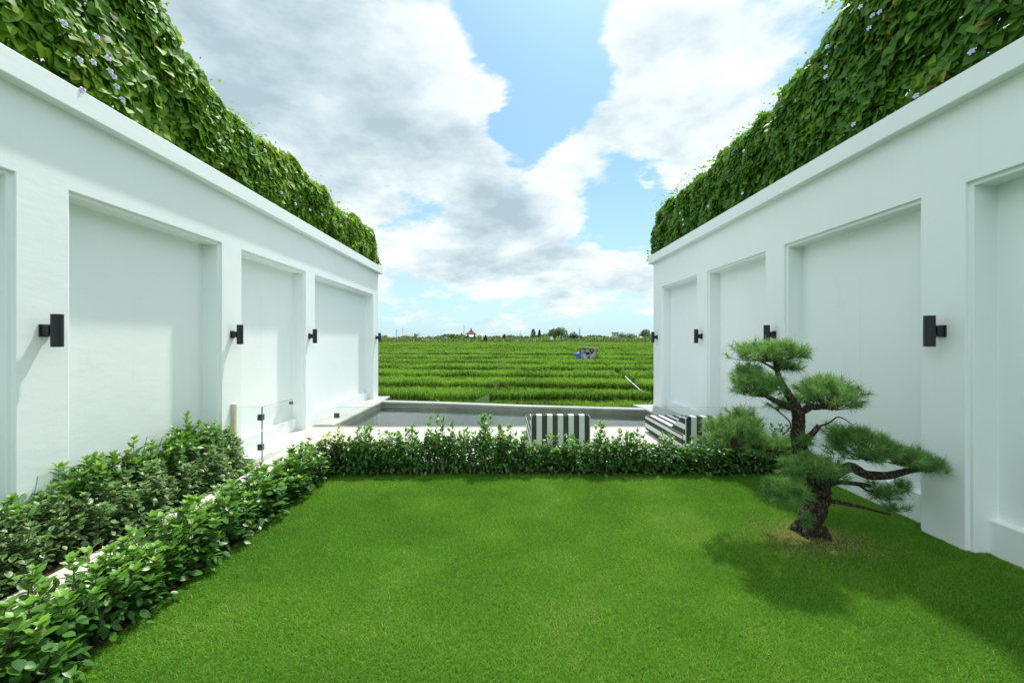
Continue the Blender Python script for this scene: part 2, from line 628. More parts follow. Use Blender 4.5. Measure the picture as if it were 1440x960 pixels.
# ================================================================== SETTING: terrain with terraces
LINE_Y = [13.0, 15.2, 17.8, 20.8, 24.2, 28.2, 33, 39, 47, 57, 70, 86, 104]
LINE_O = [78, 62, 48.5, 38, 30.3, 24, 18.9, 14.2, 10.8, 7.8, 5.4, 3.6, 2.4]
TOPS = [EYE - o * y / F for y, o in zip(LINE_Y, LINE_O)]        # height of the rice tops on each terrace
RICE_H = 0.58
GAP = 0.55


def line_shift(i, X):
    X = np.asarray(X, float)
    k = -0.05 if i == 0 else (-0.10 if i < 8 else -0.05)
    return k * X + 0.10 * np.sin(X * 0.45 + i * 1.7) * (1 + 0.12 * i) + 0.06 * np.sin(X * 1.3 + i * 2.9)


def terrain():
    xs = np.concatenate([[-3000, -900, -300, -120], np.linspace(-60, 60, 81), [120, 300, 900, 3000]])
    rows = []
    clampx = np.clip(xs, -60, 60)
    def row(y, z):
        rows.append(np.stack([xs, np.broadcast_to(y, xs.shape), np.full(xs.shape, z)], 1))
    row(-3000.0, -1.5)
    row(-20.0, -1.5)
    row(11.35, -1.5)
    row(11.45, TOPS[0] - RICE_H)
    for i, y in enumerate(LINE_Y):
        ys = y + line_shift(i, clampx)
        row(ys - (GAP + 0.016 * y) * 0.75, TOPS[i] - RICE_H)
        row(ys - (GAP + 0.016 * y) * 0.30, (TOPS[i + 1] if i + 1 < len(TOPS) else 1.62) - RICE_H)
    row(150.0, 1.27)
    row(320.0, 1.36)
    row(4500.0, 1.4)
    V = np.concatenate(rows)
    nx = len(xs)
    Fq = []
    for r in range(len(rows) - 1):
        for c in range(nx - 1):
            a = r * nx + c
            Fq.append((a, a + 1, a + nx + 1, a + nx))
    return structure(fast_mesh('terrain', V, np.array(Fq), M['terrain']))


terrain()

# ------------------------------------------------------------------ lawn
PINE = Vector((2.395, 3.36, 0.0))


def lawn_z(x, y):
    dd = ((x - PINE.x) ** 2 + (y - PINE.y) ** 2)
    return 0.055 * np.exp(-dd / 0.16) + 0.012 * (vnoise(x, y, 1.1, 3) - 0.5)


def lawn():
    nx, ny = 60, 70
    xs = np.linspace(-2.10, 3.58, nx)
    ys = np.linspace(-1.8, 4.96, ny)
    X, Y = np.meshgrid(xs, ys)
    V = np.stack([X, Y, lawn_z(X, Y)], -1).reshape(-1, 3)
    Fq = [(r * nx + c, r * nx + c + 1, (r + 1) * nx + c + 1, (r + 1) * nx + c) for r in range(ny - 1) for c in range(nx - 1)]
    return structure(fast_mesh('lawn', V, np.array(Fq), M['lawn_base'], smooth=True))


lawn()


def lawn_grass():
    rg = np.random.default_rng(11)
    n = 720000
    # more blades near the camera, where each one is larger in the picture
    Y = 1.15 + 3.83 * rg.random(n) ** 1.25
    X = -2.12 + 5.68 * rg.random(n)
    keep = (np.abs(X) < 1.32 * Y + 0.35)
    keep &= ~((X > 3.40) & (rg.random(n) < 0.0))
    X, Y = X[keep], Y[keep]
    n = len(X)
    edge_wob = 0.05 * (vnoise(Y, Y * 0, 0.35, 71) - .5) + 0.05 * (vnoise(Y, Y * 0, 0.08, 72) - .5)
    k2 = (X > -2.07 + edge_wob)
    X, Y = X[k2], Y[k2]
    n = len(X)
    dry = np.exp(-(((X - PINE.x) / 0.36) ** 2 + ((Y - PINE.y + 0.06) / 0.26) ** 2))
    patch = 0.55 * vnoise(X, Y, 0.55, 5) + 0.3 * vnoise(X, Y, 0.17, 6) + 0.25 * vnoise(X, Y, 1.6, 8)
    k3 = rg.random(n) > dry * 0.85
    X, Y, dry, patch = X[k3], Y[k3], dry[k3], patch[k3]
    n = len(X)
    h = rg.uniform(0.008, 0.019, n) * (0.75 + 0.5 * patch)
    an = rg.uniform(0, 2 * PI, n)
    lean = rg.uniform(0.3, 1.7, n)
    la = rg.uniform(0, 2 * PI, n)
    wd = rg.uniform(0.0009, 0.0016, n) * (0.7 + 0.28 * Y)
    z = lawn_z(X, Y)
    B = np.stack([X, Y, z], 1)
    S = np.stack([np.cos(an) * wd, np.sin(an) * wd, np.zeros(n)], 1)
    L = np.stack([np.cos(la) * lean * h, np.sin(la) * lean * h, h], 1)
    mid = B + L * np.array([0.42, 0.42, 0.62])
    V = np.stack([B - S, B + S, mid - S * 0.8, mid + S * 0.8, B + L], 1).reshape(-1, 3)
    base = (np.arange(n) * 5)[:, None]
    tint = np.clip(0.08 + 0.85 * (patch - 0.5) + 0.38 + rg.normal(0, 0.14, n), 0, 0.92)
    dead = rg.random(n) < (0.035 + 1.0 * dry + 0.10 * np.clip(patch - 0.62, 0, 1) * 4)
    tint = np.where(dead, rg.uniform(0.93, 1.0, n), tint)
    o = fast_mesh('lawn_grass', V, [np.concatenate([base + np.array([[0, 1, 3, 2]])]), base + np.array([[2, 3, 4]])], M['grass'], tint=np.repeat(tint, 5))
    return tag(o, 'short mown bright green lawn grass between the hedge and right wall', 'grass', kind='stuff')


lawn_grass()

# ------------------------------------------------------------------ path, deck, soil
structure(MB().box(-2.985, -2.40, -1.8, 5.20, -0.2, 0.03).build('path', M['deck'], bevel=0.006))
structure(MB().box(-3.60, 3.60, 5.21, 7.44, -0.4, 0.05).build('deck', M['deck'], bevel=0.006))
structure(MB().box(-2.395, -2.06, -1.8, 5.205, -0.2, 0.022).build('hedge_soil', M['soil']))
structure(MB().box(-2.055, 3.60, 4.965, 5.205, -0.2, 0.024).build('back_hedge_soil', M['soil']))
structure(MB().box(-3.62, -2.99, -1.8, 5.02, -0.2, 0.026).build('planting_bed_soil', M['soil']))
tag(MB().box(-3.385, -2.985, 5.025, 5.075, -0.1, 0.17).build('planter_kerb', M['deck'], bevel=0.008), 'low pale stone kerb closing the planting bed beside the glass gate', 'kerb')
structure(MB().box(-3.60, -2.985, 5.08, 5.205, -0.2, 0.028).build('bed_end_paving', M['deck']))


# ------------------------------------------------------------------ walls
def wall(side, y_end, panels, label, seed):
    """white stucco wall with recessed panels, built as one stepped surface"""
    root = empty('courtyard_wall', (side * 3.5, 4.0, 0))
    tag(root, label, 'wall')
    y0, ztop, zb = -1.8, 3.33, -0.75
    lip, ptop, plinth = 0.032, 2.725, 0.245
    Ys = {y0, y_end}
    for a, b in panels:
        Ys |= {a, a + lip, b - lip, b}
    Ys = sorted(Ys)
    Zs = [zb, plinth, ptop - lip, ptop, ztop]
    def depth(y, z):
        for a, b in panels:
            if a < y < b and z < ptop:
                if y < a + lip or y > b - lip or z > ptop - lip:
                    return 0.028
                return 0.13 if z < plinth else 0.205
        return 0.0
    X = lambda dd: side * (3.40 + dd)
    vs, fs, idx = [], [], {}
    def vid(p):
        k = tuple(round(c, 5) for c in p)
        if k not in idx:
            idx[k] = len(vs)
            vs.append(k)
        return idx[k]
    ny, nz = len(Ys) - 1, len(Zs) - 1
    D = [[depth((Ys[i] + Ys[i + 1]) / 2, (Zs[j] + Zs[j + 1]) / 2) for j in range(nz)] for i in range(ny)]
    def quad(ps):
        f = tuple(vid(p) for p in ps)
        if len(set(f)) == 4:
            fs.append(f)
    for i in range(ny):
        for j in range(nz):
            a, b, c, e = Ys[i], Ys[i + 1], Zs[j], Zs[j + 1]
            x = X(D[i][j])
            quad([(x, a, c), (x, b, c), (x, b, e), (x, a, e)])
            if i + 1 < ny and D[i + 1][j] != D[i][j]:
                x2 = X(D[i + 1][j])
                quad([(x, b, c), (x2, b, c), (x2, b, e), (x, b, e)])
            if j + 1 < nz and D[i][j + 1] != D[i][j]:
                x2 = X(D[i][j + 1])
                quad([(x, a, e), (x, b, e), (x2, b, e), (x2, a, e)])
    xb = X(0.42)
    for yv in (y0, y_end):
        for j in range(nz):
            quad([(X(0), yv, Zs[j]), (xb, yv, Zs[j]), (xb, yv, Zs[j + 1]), (X(0), yv, Zs[j + 1])])
    quad([(xb, y0, zb), (xb, y_end, zb), (xb, y_end, ztop), (xb, y0, ztop)])
    for i in range(ny):
        quad([(X(0), Ys[i], ztop), (X(0), Ys[i + 1], ztop), (xb, Ys[i + 1], ztop), (xb, Ys[i], ztop)])
    mb = MB()
    mb.v, mb.f = vs, fs
    o = mb.build('wall_body', M['stucco'], root)
    import bmesh
    bm = bmesh.new()
    bm.from_mesh(o.data)
    bmesh.ops.recalc_face_normals(bm, faces=bm.faces)
    bm.to_mesh(o.data)
    bm.free()
    bv = o.modifiers.new('bevel', 'BEVEL')
    bv.width = 0.006
    bv.segments = 2
    bv.limit_method = 'ANGLE'
    a, b = sorted((side * 3.305, side * 3.92))
    MB().box(a, b, y0 - 0.02, y_end + 0.09, 3.325, 3.505).build('cornice', M['stucco'], root, bevel=0.008)
    for ch in root.children:
        ch.matrix_parent_inverse = root.matrix_basis.inverted()
    return root


LEFT_PANELS = [(-1.35, 0.44), (0.80, 2.956), (3.317, 5.10), (5.48, 7.23), (7.58, 10.91)]
RIGHT_PANELS = [(-0.75, 1.03), (1.39, 3.16), (3.50, 5.22), (5.60, 7.23), (7.61, 9.36)]
wall(-1, 11.33, LEFT_PANELS, 'long white stucco wall of recessed panels on the hedge and path side', 1)
wall(1, 9.86, RIGHT_PANELS, 'white stucco wall of recessed panels rising behind the bonsai pine', 2)


# ------------------------------------------------------------------ wall lamps
def make_lamp():
    root = empty('wall_lamp', (0, 0, 0))           # local +X points away from the wall
    b = MB()
    for k, (z0, z1, r) in enumerate([(-0.120, -0.106, 0.0365), (-0.106, -0.1035, 0.0350), (-0.1035, 0.1035, 0.0365), (0.1035, 0.106, 0.0350), (0.106, 0.120, 0.0365)]):
        b.tube([(0.098, 0, z0), (0.098, 0, z1)], r, 28)
    b.build('lamp_body', M['black_metal'], root)
    MB().box(0.012, 0.064, -0.030, 0.030, -0.036, 0.036).build('bracket', M['black_metal'], root, bevel=0.004)
    MB().box(0.0, 0.012, -0.038, 0.038, -0.046, 0.046).build('back_plate', M['black_metal'], root, bevel=0.003)
    for s in (-1, 1):
        MB().tube([(0.098, 0, s * 0.1195), (0.098, 0, s * 0.1212)], 0.028, 20).build('lens', M['lens'], root)
    return root


lamp = make_lamp()
LAMPS = [(-1, 3.137, 'black up and down wall lamp on the pillar above the nearest variegated shrubs'),
         (-1, 5.29, 'black cylinder wall lamp on the pillar behind the beige gate post'),
         (-1, 7.36, 'black cylinder wall lamp on the pillar beside the near pool corner, hedge side'),
         (-1, 11.12, 'small black wall lamp at the far end of the hedge side wall'),
         (1, 3.33, 'large black wall lamp on the pillar to the right of the bonsai pine'),
         (1, 5.41, 'black wall lamp just above the top pad of the bonsai pine'),
         (1, 7.42, 'black wall lamp on the pillar above the striped lounger by the wall'),
         (1, 9.61, 'small black wall lamp at the far end of the pine side wall')]
for i, (s, y, lab) in enumerate(LAMPS):
    o = lamp if i == 0 else copy_tree(lamp)
    o.location = (s * 3.4, y, 1.632)
    o.rotation_euler = (0, 0, 0 if s < 0 else PI)
    tag(o, lab, 'wall lamp', 'black wall lamps on the white pillars')

# ------------------------------------------------------------------ swimming pool
POOL_OUT = [(-3.40, 7.45), (3.40, 7.45), (3.40, 9.50), (2.95, 9.56), (0.6, 9.98), (-1.8, 10.55), (-3.40, 10.80)]
IN_L, IN_R = -3.06, 3.04
near_y = 7.56
far_in = [(3.04, 9.30), (0.6, 9.73), (-1.8, 10.30), (-3.06, 10.50)]
pool = empty('swimming_pool', (0, 8.8, 0))
tag(pool, 'stone edged swimming pool between the white walls', 'swimming pool')


def pp(poly, z0, z1, name, m, bevel=0.008):
    o = MB().prism(poly, z0, z1).build(name, m, pool, bevel=bevel)
    o.matrix_parent_inverse = pool.matrix_basis.inverted()
    return o


ct = 0.052
pp([(-3.60, 7.45), (3.60, 7.45), (3.60, near_y), (-3.60, near_y)], 0.018, ct, 'coping', M['basin'])
pp([(-3.60, near_y + .002), (IN_L, near_y + .002), (IN_L, 10.50), (-3.12, 11.45), (-3.60, 11.45)], 0.018, ct + .012, 'coping', M['coping'])
pp([(IN_R, near_y + .002), (3.60, near_y + .002), (3.60, 9.95), (2.95, 9.95), (IN_R, 9.30)], 0.018, ct + .012, 'coping', M['coping'])
for a, b, c, e in (((IN_R - .001, 9.302), (0.602, 9.73), (0.602, 9.95), (IN_R - .001, 9.53)),
                   ((0.598, 9.73), (-1.798, 10.30), (-1.798, 10.52), (0.598, 9.95)),
                   ((-1.802, 10.30), (-3.058, 10.502), (-3.058, 10.74), (-1.802, 10.52))):
    pp([a, b, c, e], 0.018, ct + 0.004, 'coping', M['coping'])
# basin: four inner walls and a floor
basin_pts = [(IN_L, near_y), (IN_R, near_y)] + far_in
bs = MB()
n = len(basin_pts)
top = [(x, y, 0.0175) for x, y in basin_pts]
bot = [(x, y, -1.20) for x, y in basin_pts]
bs.add(top + bot, [(i, (i + 1) % n, n + (i + 1) % n, n + i) for i in range(n)])
o = bs.build('basin_wall', M['basin'], pool)
o.matrix_parent_inverse = pool.matrix_basis.inverted()
fl = MB().add([(x, y, -1.2) for x, y in basin_pts], [tuple(range(n))]).build('pool_floor', M['poolfloor'], pool)
fl.matrix_parent_inverse = pool.matrix_basis.inverted()
structure(MB().add([(x, y, -0.075) for x, y in basin_pts], [tuple(range(n))]).build('water', M['water']))
# retaining wall under the far coping
rw = MB()
for (a, b) in (((3.60, 9.94), (2.96, 9.94)), ((3.03, 9.58), (0.6, 10.0)), ((0.6, 10.0), (-1.8, 10.56)), ((-1.8, 10.56), (-3.1, 10.80)), ((-3.13, 11.44), (-3.60, 11.44))):
    rw.add([(a[0], a[1], -1.5), (b[0], b[1], -1.5), (b[0], b[1], 0.0175), (a[0], a[1], 0.0175)], [(0, 1, 2, 3)])
o = rw.build('retaining_wall', M['basin'], pool)
o.matrix_parent_inverse = pool.matrix_basis.inverted()


# ------------------------------------------------------------------ glass fence and gate
GY, GT = 5.285, 0.735
fence = empty('glass_fence', (0.6, GY, 0.05))
tag(fence, 'frameless clear glass fence standing behind the back hedge', 'fence')


def part(mb, name, m, root, **kw):
    o = mb.build(name, m, root, **kw)
    o.matrix_parent_inverse = root.matrix_basis.inverted()
    return o


for a, b in ((-2.10, -0.75), (-0.735, 0.62), (0.635, 1.99), (2.005, 3.385)):
    p = part(MB().box(a, b, GY - .005, GY + .005, 0.06, GT), 'glass_panel', M['glass'], fence)
    part(MB().box(a, b, GY - .0052, GY + .0052, GT + .0005, GT + .0022), 'panel_edge', M['glass_edge'], fence)
part(MB().box(-2.13, -2.07, GY - .016, GY + .016, 0.60, 0.66), 'latch', M['chrome'], fence, bevel=0.004)
for x in (-1.9, -0.95, -0.55, 0.42, 0.83, 1.80, 2.2, 3.2):
    part(MB().box(x - .02, x + .02, GY - .02, GY + .02, 0.051, 0.12), 'clamp', M['steel'], fence, bevel=0.003)

side_p = empty('glass_screen', (-3.2, GY, 0.05))
tag(side_p, 'fixed clear glass screen between the wall and the open gate', 'glass screen')
part(MB().box(-3.35, -3.045, GY - .005, GY + .005, 0.06, GT), 'pane', M['glass'], side_p)
part(MB().box(-3.35, -3.045, GY - .0052, GY + .0052, GT + .0005, GT + .0022), 'pane_edge', M['glass_edge'], side_p)
part(MB().box(-3.398, -3.352, GY - .022, GY + .022, 0.051, 0.775), 'post', M['beige'], side_p, bevel=0.004)
gate = empty('glass_gate', (-3.03, GY, 0.05))
tag(gate, 'clear glass gate standing open along the white wall', 'gate')
part(MB().box(-3.035, -3.025, GY + .012, GY + .76, 0.07, GT), 'gate_pane', M['glass'], gate)
part(MB().box(-3.036, -3.024, GY + .004, GY + .0115, 0.07, GT), 'gate_edge', M['chrome'], gate)
part(MB().box(-3.0352, -3.0248, GY + .012, GY + .76, GT + .0005, GT + .0022), 'gate_edge', M['glass_edge'], gate)
for z in (0.20, 0.57):
    part(MB().box(-3.075, -3.01, GY - .02, GY + .03, z, z + 0.075), 'hinge', M['chrome'], gate, bevel=0.004)
part(MB().box(-3.05, -3.01, GY + .70, GY + .745, 0.66, 0.70), 'latch', M['chrome'], gate, bevel=0.004)


def leaning(loc, rz, tilt, wdt, hgt, lab):
    root = empty('glass_sheet', loc)
    root.rotation_euler = (tilt, 0, rz)
    tag(root, lab, 'glass sheet')
    MB().box(-wdt / 2, wdt / 2, -.004, .004, 0, hgt).build('pane', M['glass'], root)
    MB().box(-wdt / 2 - .0022, -wdt / 2 - .0005, -.0042, .0042, 0, hgt).build('pane_edge', M['glass_edge'], root)
    MB().box(wdt / 2 + .0005, wdt / 2 + .0022, -.0042, .0042, 0, hgt).build('pane_edge', M['glass_edge'], root)
    return root


leaning((-3.42, 4.02, 0.03), PI / 2, R(14), 0.30, 0.68, 'narrow glass sheet leaning on the wall behind the shrubs near the gate')
leaning((-3.28, 3.03, 0.03), PI / 2, R(10), 0.28, 0.62, 'short glass sheet leaning on the pillar under the nearest lamp')


# ------------------------------------------------------------------ striped loungers
def make_lounger():
    root = empty('striped_lounger', (0, 0, 0))         # local y = 0 at the back, +y towards the pool
    wv, L, hs, hb = 0.385, 1.62, 0.27, 0.53
    MB().box(-wv, wv, 0.102, L, 0.03, hs).build('base_cushion', M['stripes'], root, bevel=0.025, segs=3)
    prof = [(0.0, 0.03), (0.0, hb), (0.10, hb), (0.50, hs + 0.03), (0.50, hs + .002), (0.10, hs + .002), (0.10, 0.03)]
    n = len(prof)
    vs = [(-wv, y, z) for y, z in prof] + [(wv, y, z) for y, z in prof]
    fs = [tuple(range(n)), tuple(range(n, 2 * n))[::-1]] + [(i, n + i, n + (i + 1) % n, (i + 1) % n) for i in range(n)]
    MB().add(vs, fs).build('backrest', M['stripes'], root, bevel=0.018, segs=3)
    for sx in (-1, 1):
        for y in (0.06, L - 0.06):
            MB().box(sx * (wv - .08) - .02, sx * (wv - .08) + .02, y - .02, y + .02, 0.0, 0.029).build('foot', M['black_metal'], root)
        MB().tube([(sx * wv, 0.0, 0.05), (sx * wv, -0.003, hb - .03), (sx * (wv - .02), 0.0, hb)], 0.006, 6).build('piping', m_white, root)
    return root


m_white = m_plain('white_piping', (0.70, 0.70, 0.66), 0.8, 0.2)
lg = make_lounger()
lg.location = (0.712, 5.60, 0.05)
lg2 = copy_tree(lg)
lg2.location = (2.69, 5.48, 0.05)
tag(lg, 'black and white striped lounger behind the middle of the back hedge', 'lounger', 'striped pool loungers')
tag(lg2, 'black and white striped lounger beside the wall, partly behind the pine', 'lounger', 'striped pool loungers')


# ================================================================== PLANTS
def leaf_mesh(name, tmpl, P, fwd, up, S, tint, m, parent, use_edge=False):
    T, TF, ED = tmpl
    V, Fc = scatter(T, TF, P, frames(fwd, up), S)
    return fast_mesh(name, V, Fc, m, parent, tint=np.repeat(tint, len(T)), edge=np.tile(ED, len(P)) if use_edge else None, smooth=True)


def make_shrub(name, seed, H, rad, leaf, n_stems, m, tmpl, step=0.026, low=0.12, bushy=1.0, use_edge=False, tipgain=0.0, fill=260, fill_top=0.62):
    rg = np.random.default_rng(seed)
    root = empty(name, (0, 0, 0))
    st = MB()
    P, Fw, Up, S, Ti = [], [], [], [], []
    for s in range(n_stems):
        a = rg.uniform(0, 2 * PI)
        r0 = rad * 0.28 * math.sqrt(rg.random())
        r1 = rad * math.sqrt(rg.random()) * 0.92
        h = H * rg.uniform(0.55, 1.0) * (1.05 - 0.42 * (r1 / rad) ** 2)
        a1 = a + rg.normal(0, 0.35)
        p0 = np.array([r0 * math.cos(a), r0 * math.sin(a), 0.0])
        p2 = np.array([r1 * math.cos(a1), r1 * math.sin(a1), h])
        p1 = (p0 + p2) / 2 + np.array([rg.normal(0, .03) + .25 * p2[0], rg.normal(0, .03) + .25 * p2[1], -0.02])
        ts = np.linspace(0, 1, 6)
        cur = lambda t: (1 - t) ** 2 * p0 + 2 * t * (1 - t) * p1 + t * t * p2
        st.tube([cur(t) for t in ts], [0.0045 * (1 - 0.6 * t) for t in ts], 5)
        ln = np.linalg.norm(p2 - p0) * 1.05
        k = max(4, int(ln / step * bushy))
        for i in range(k):
            t = low + (1 - low) * (i + rg.random() * 0.6) / k
            t = min(t, 1.0)
            c = cur(t)
            tg = cur(min(1, t + .02)) - cur(max(0, t - .02))
            tg /= np.linalg.norm(tg) + 1e-9
            ph = i * 1.57 + rg.uniform(-.5, .5) + s
            for q in range(2):
                an = ph + q * PI
                out = np.array([math.cos(an), math.sin(an), 0])
                f = out * rg.uniform(0.7, 1.0) + tg * rg.uniform(0.15, 0.8) * (0.4 + t)
                twig = rg.uniform(0.0, 0.05) * (1.2 - t)
                P.append(c + out * twig)
                Fw.append(f + np.array([0, 0, -0.15 * (1 - t)]))
                Up.append(np.array([rg.normal(0, .25), rg.normal(0, .25), 1.0]))
                S.append(leaf * rg.uniform(0.65, 1.15) * (1.0 - 0.25 * max(0, t - 0.8) * 5 * rg.random()))
                zt = c[2] / H
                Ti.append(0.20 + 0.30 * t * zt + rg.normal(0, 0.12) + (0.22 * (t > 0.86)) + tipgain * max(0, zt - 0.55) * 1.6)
        for q in range(6):                                   # young leaves round the tip
            an = q * 1.05 + rg.uniform(0, .5)
            P.append(cur(1.0))
            Fw.append(np.array([math.cos(an), math.sin(an), rg.uniform(0.6, 1.6)]))
            Up.append(np.array([-math.cos(an), -math.sin(an), 0.6]))
            S.append(leaf * rg.uniform(0.5, 0.9))
            Ti.append(0.66 + rg.normal(0, 0.12) + tipgain)
    for i in range(fill):                                    # dense leaf mass low in the bush
        a = rg.uniform(0, 2 * PI)
        zz = H * rg.uniform(0.03, fill_top)
        r_ = rad * (1.0 - 0.30 * (zz / H)) * math.sqrt(rg.uniform(0.12, 1.0))
        o_ = np.array([math.cos(a), math.sin(a), 0])
        P.append(o_ * r_ + np.array([0, 0, zz]))
        Fw.append(o_ * rg.uniform(0.5, 1) + rg.normal(0, .35, 3) + np.array([0, 0, rg.uniform(-.5, .5)]))
        Up.append(o_ * rg.uniform(0.1, 0.9) + np.array([rg.normal(0, .3), rg.normal(0, .3), 0.9]))
        S.append(leaf * rg.uniform(0.6, 1.1))
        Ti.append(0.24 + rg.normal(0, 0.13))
    Ti = np.clip(np.array(Ti), 0.02, 0.93 if not tipgain else 1.0)
    rare = rg.random(len(Ti)) < 0.004
    Ti = np.where(rare, 0.99, Ti)
    st.build('stems', M['twig'], root, smooth=True)
    leaf_mesh('foliage', tmpl, np.array(P), np.array(Fw), np.array(Up), np.array(S), Ti, m, root, use_edge)
    return root


rnd = random.Random(5)


def place(protos, used, i, loc, sc, rz):
    """first use of a prototype moves it, later uses copy it"""
    p = protos[i % len(protos)]
    o = p if not used[i % len(protos)] else copy_tree(p)
    used[i % len(protos)] = True
    o.location = loc
    o.scale = (sc[0], sc[0], sc[1])
    o.rotation_euler = (0, 0, rz)
    return o


# back hedge -------------------------------------------------------
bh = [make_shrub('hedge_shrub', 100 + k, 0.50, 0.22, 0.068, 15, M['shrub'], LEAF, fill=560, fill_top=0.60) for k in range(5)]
bu = [False] * 5
# heights of the hedge outline, read along the hedge (x position, top height)
prof_x = [-2.0, -1.6, -1.2, -0.95, -0.55, -0.1, 0.2, 0.5, 0.9, 1.2, 1.45, 1.75, 2.05, 2.4, 2.8, 3.2]
prof_h = [0.50, 0.47, 0.42, 0.60, 0.60, 0.58, 0.42, 0.44, 0.44, 0.58, 0.40, 0.50, 0.36, 0.44, 0.50, 0.55]
xs = np.linspace(-1.88, 3.25, 20)
for i, x in enumerate(xs):
    h = float(np.interp(x, prof_x, prof_h)) * rnd.uniform(0.93, 1.07)
    o = place(bh, bu, i, (x + rnd.uniform(-.03, .03), 5.06 + rnd.uniform(-.025, .03), 0.02), (0.86 * rnd.uniform(0.92, 1.08), h / 0.47), rnd.uniform(0, 6.28))
    if 0.4 < x < 1.05:
        lab = 'leafy green shrub growing in front of the middle striped lounger'
    elif 1.7 < x < 2.25:
        lab = 'leafy green shrub growing in front of the striped lounger by the wall'
    elif x >= 2.25:
        lab = 'leafy green hedge shrub in the shade behind the bonsai pine'
    elif -1.1 < x < 0.1:
        lab = 'tall loose sprigged shrub in the back hedge in front of the pool'
    elif x <= -1.1:
        lab = 'leafy green shrub at the hedge corner before the pool'
    else:
        lab = 'leafy green shrub in the gap between the two striped loungers'
    tag(o, lab, 'shrub', 'shrubs of the hedge along the back of the lawn')
yel = make_shrub('hedge_shrub', 131, 0.52, 0.20, 0.060, 16, M['shrub_yellow'], LEAF, tipgain=0.30)
yel.location = (-2.03, 5.07, 0.02)
tag(yel, 'yellow tipped shrub at the corner where the two hedges meet', 'shrub', 'shrubs of the hedge along the back of the lawn')
yel2 = copy_tree(yel)
yel2.location = (-1.55, 5.10, 0.02)
yel2.scale = (0.8, 0.8, 0.86)
yel2.rotation_euler = (0, 0, 2.1)
tag(yel2, 'smaller yellow tipped shrub one step along the back hedge', 'shrub', 'shrubs of the hedge along the back of the lawn')

# side hedge along the path -----------------------------------------
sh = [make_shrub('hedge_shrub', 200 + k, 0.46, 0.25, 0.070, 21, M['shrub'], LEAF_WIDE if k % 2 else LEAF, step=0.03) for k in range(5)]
su = [False] * 5
ys = np.linspace(1.15, 4.85, 17)
for i, y in enumerate(ys):
    o = place(sh, su, i, (-2.205 + rnd.uniform(-.04, .04), y + rnd.uniform(-.04, .04), 0.02), (rnd.uniform(0.88, 1.06), rnd.uniform(0.76, 1.04) * (1.08 if y < 2.6 else 1.0)), rnd.uniform(0, 6.28))
    if y < 2.1:
        lab = 'broad leaved green shrub at the near end of the path hedge'
    elif y < 3.5:
        lab = 'broad leaved green shrub along the middle of the path hedge'
    else:
        lab = 'broad leaved green shrub of the path hedge near the glass gate'
    tag(o, lab, 'shrub', 'shrubs of the hedge between path and lawn')

# bed by the wall ----------------------------------------------------
vb = [make_shrub('variegated_shrub', 300 + k, 0.50, 0.25, 0.056, 24, M['variegated'], LEAF_WIDE, step=0.024, use_edge=True) for k in range(4)]
vu = [False] * 4
ys = np.linspace(1.25, 4.86, 18)
for i, y in enumerate(ys):
    o = place(vb, vu, i, (-3.17 + rnd.uniform(-.05, .05), y + rnd.uniform(-.04, .04), 0.02), (rnd.uniform(0.9, 1.06), rnd.uniform(0.82, 1.02)), rnd.uniform(0, 6.28))
    lab = 'pale variegated shrub of the wall bed nearest the camera' if y < 2.4 else ('pale variegated shrub of the wall bed under the second panel' if y < 3.9 else 'pale variegated shrub of the wall bed close to the glass gate')
    tag(o, lab, 'shrub', 'variegated shrubs along the front of the wall bed')
gb = [make_shrub('glossy_shrub', 330 + k, 0.66, 0.24, 0.085, 16, M['shrub'], LEAF, step=0.030, low=0.15, fill=220, fill_top=0.75) for k in range(3)]
gu = [False] * 3
ys = [1.5, 1.9, 2.25, 2.55, 2.85, 3.15, 3.38, 3.6, 3.82, 4.08, 4.3, 4.52, 4.72, 4.9]
hs = [0.98, 0.95, 0.92, 0.88, 0.85, 0.9, 1.02, 1.04, 0.98, 0.94, 1.04, 1.12, 1.08, 0.98]
for i, (y, h) in enumerate(zip(ys, hs)):
    o = place(gb, gu, i, (-3.36 + rnd.uniform(-.03, .03), y, 0.02), (rnd.uniform(0.82, 0.95), h), rnd.uniform(0, 6.28))
    lab = 'tall glossy green shrub against the wall below the nearest lamp' if y < 3.1 else ('tall glossy green shrub against the wall beside the leaning glass sheet' if y < 4.1 else 'tall glossy green shrub against the wall by the beige gate post')
    tag(o, lab, 'shrub', 'glossy shrubs along the back of the wall bed')


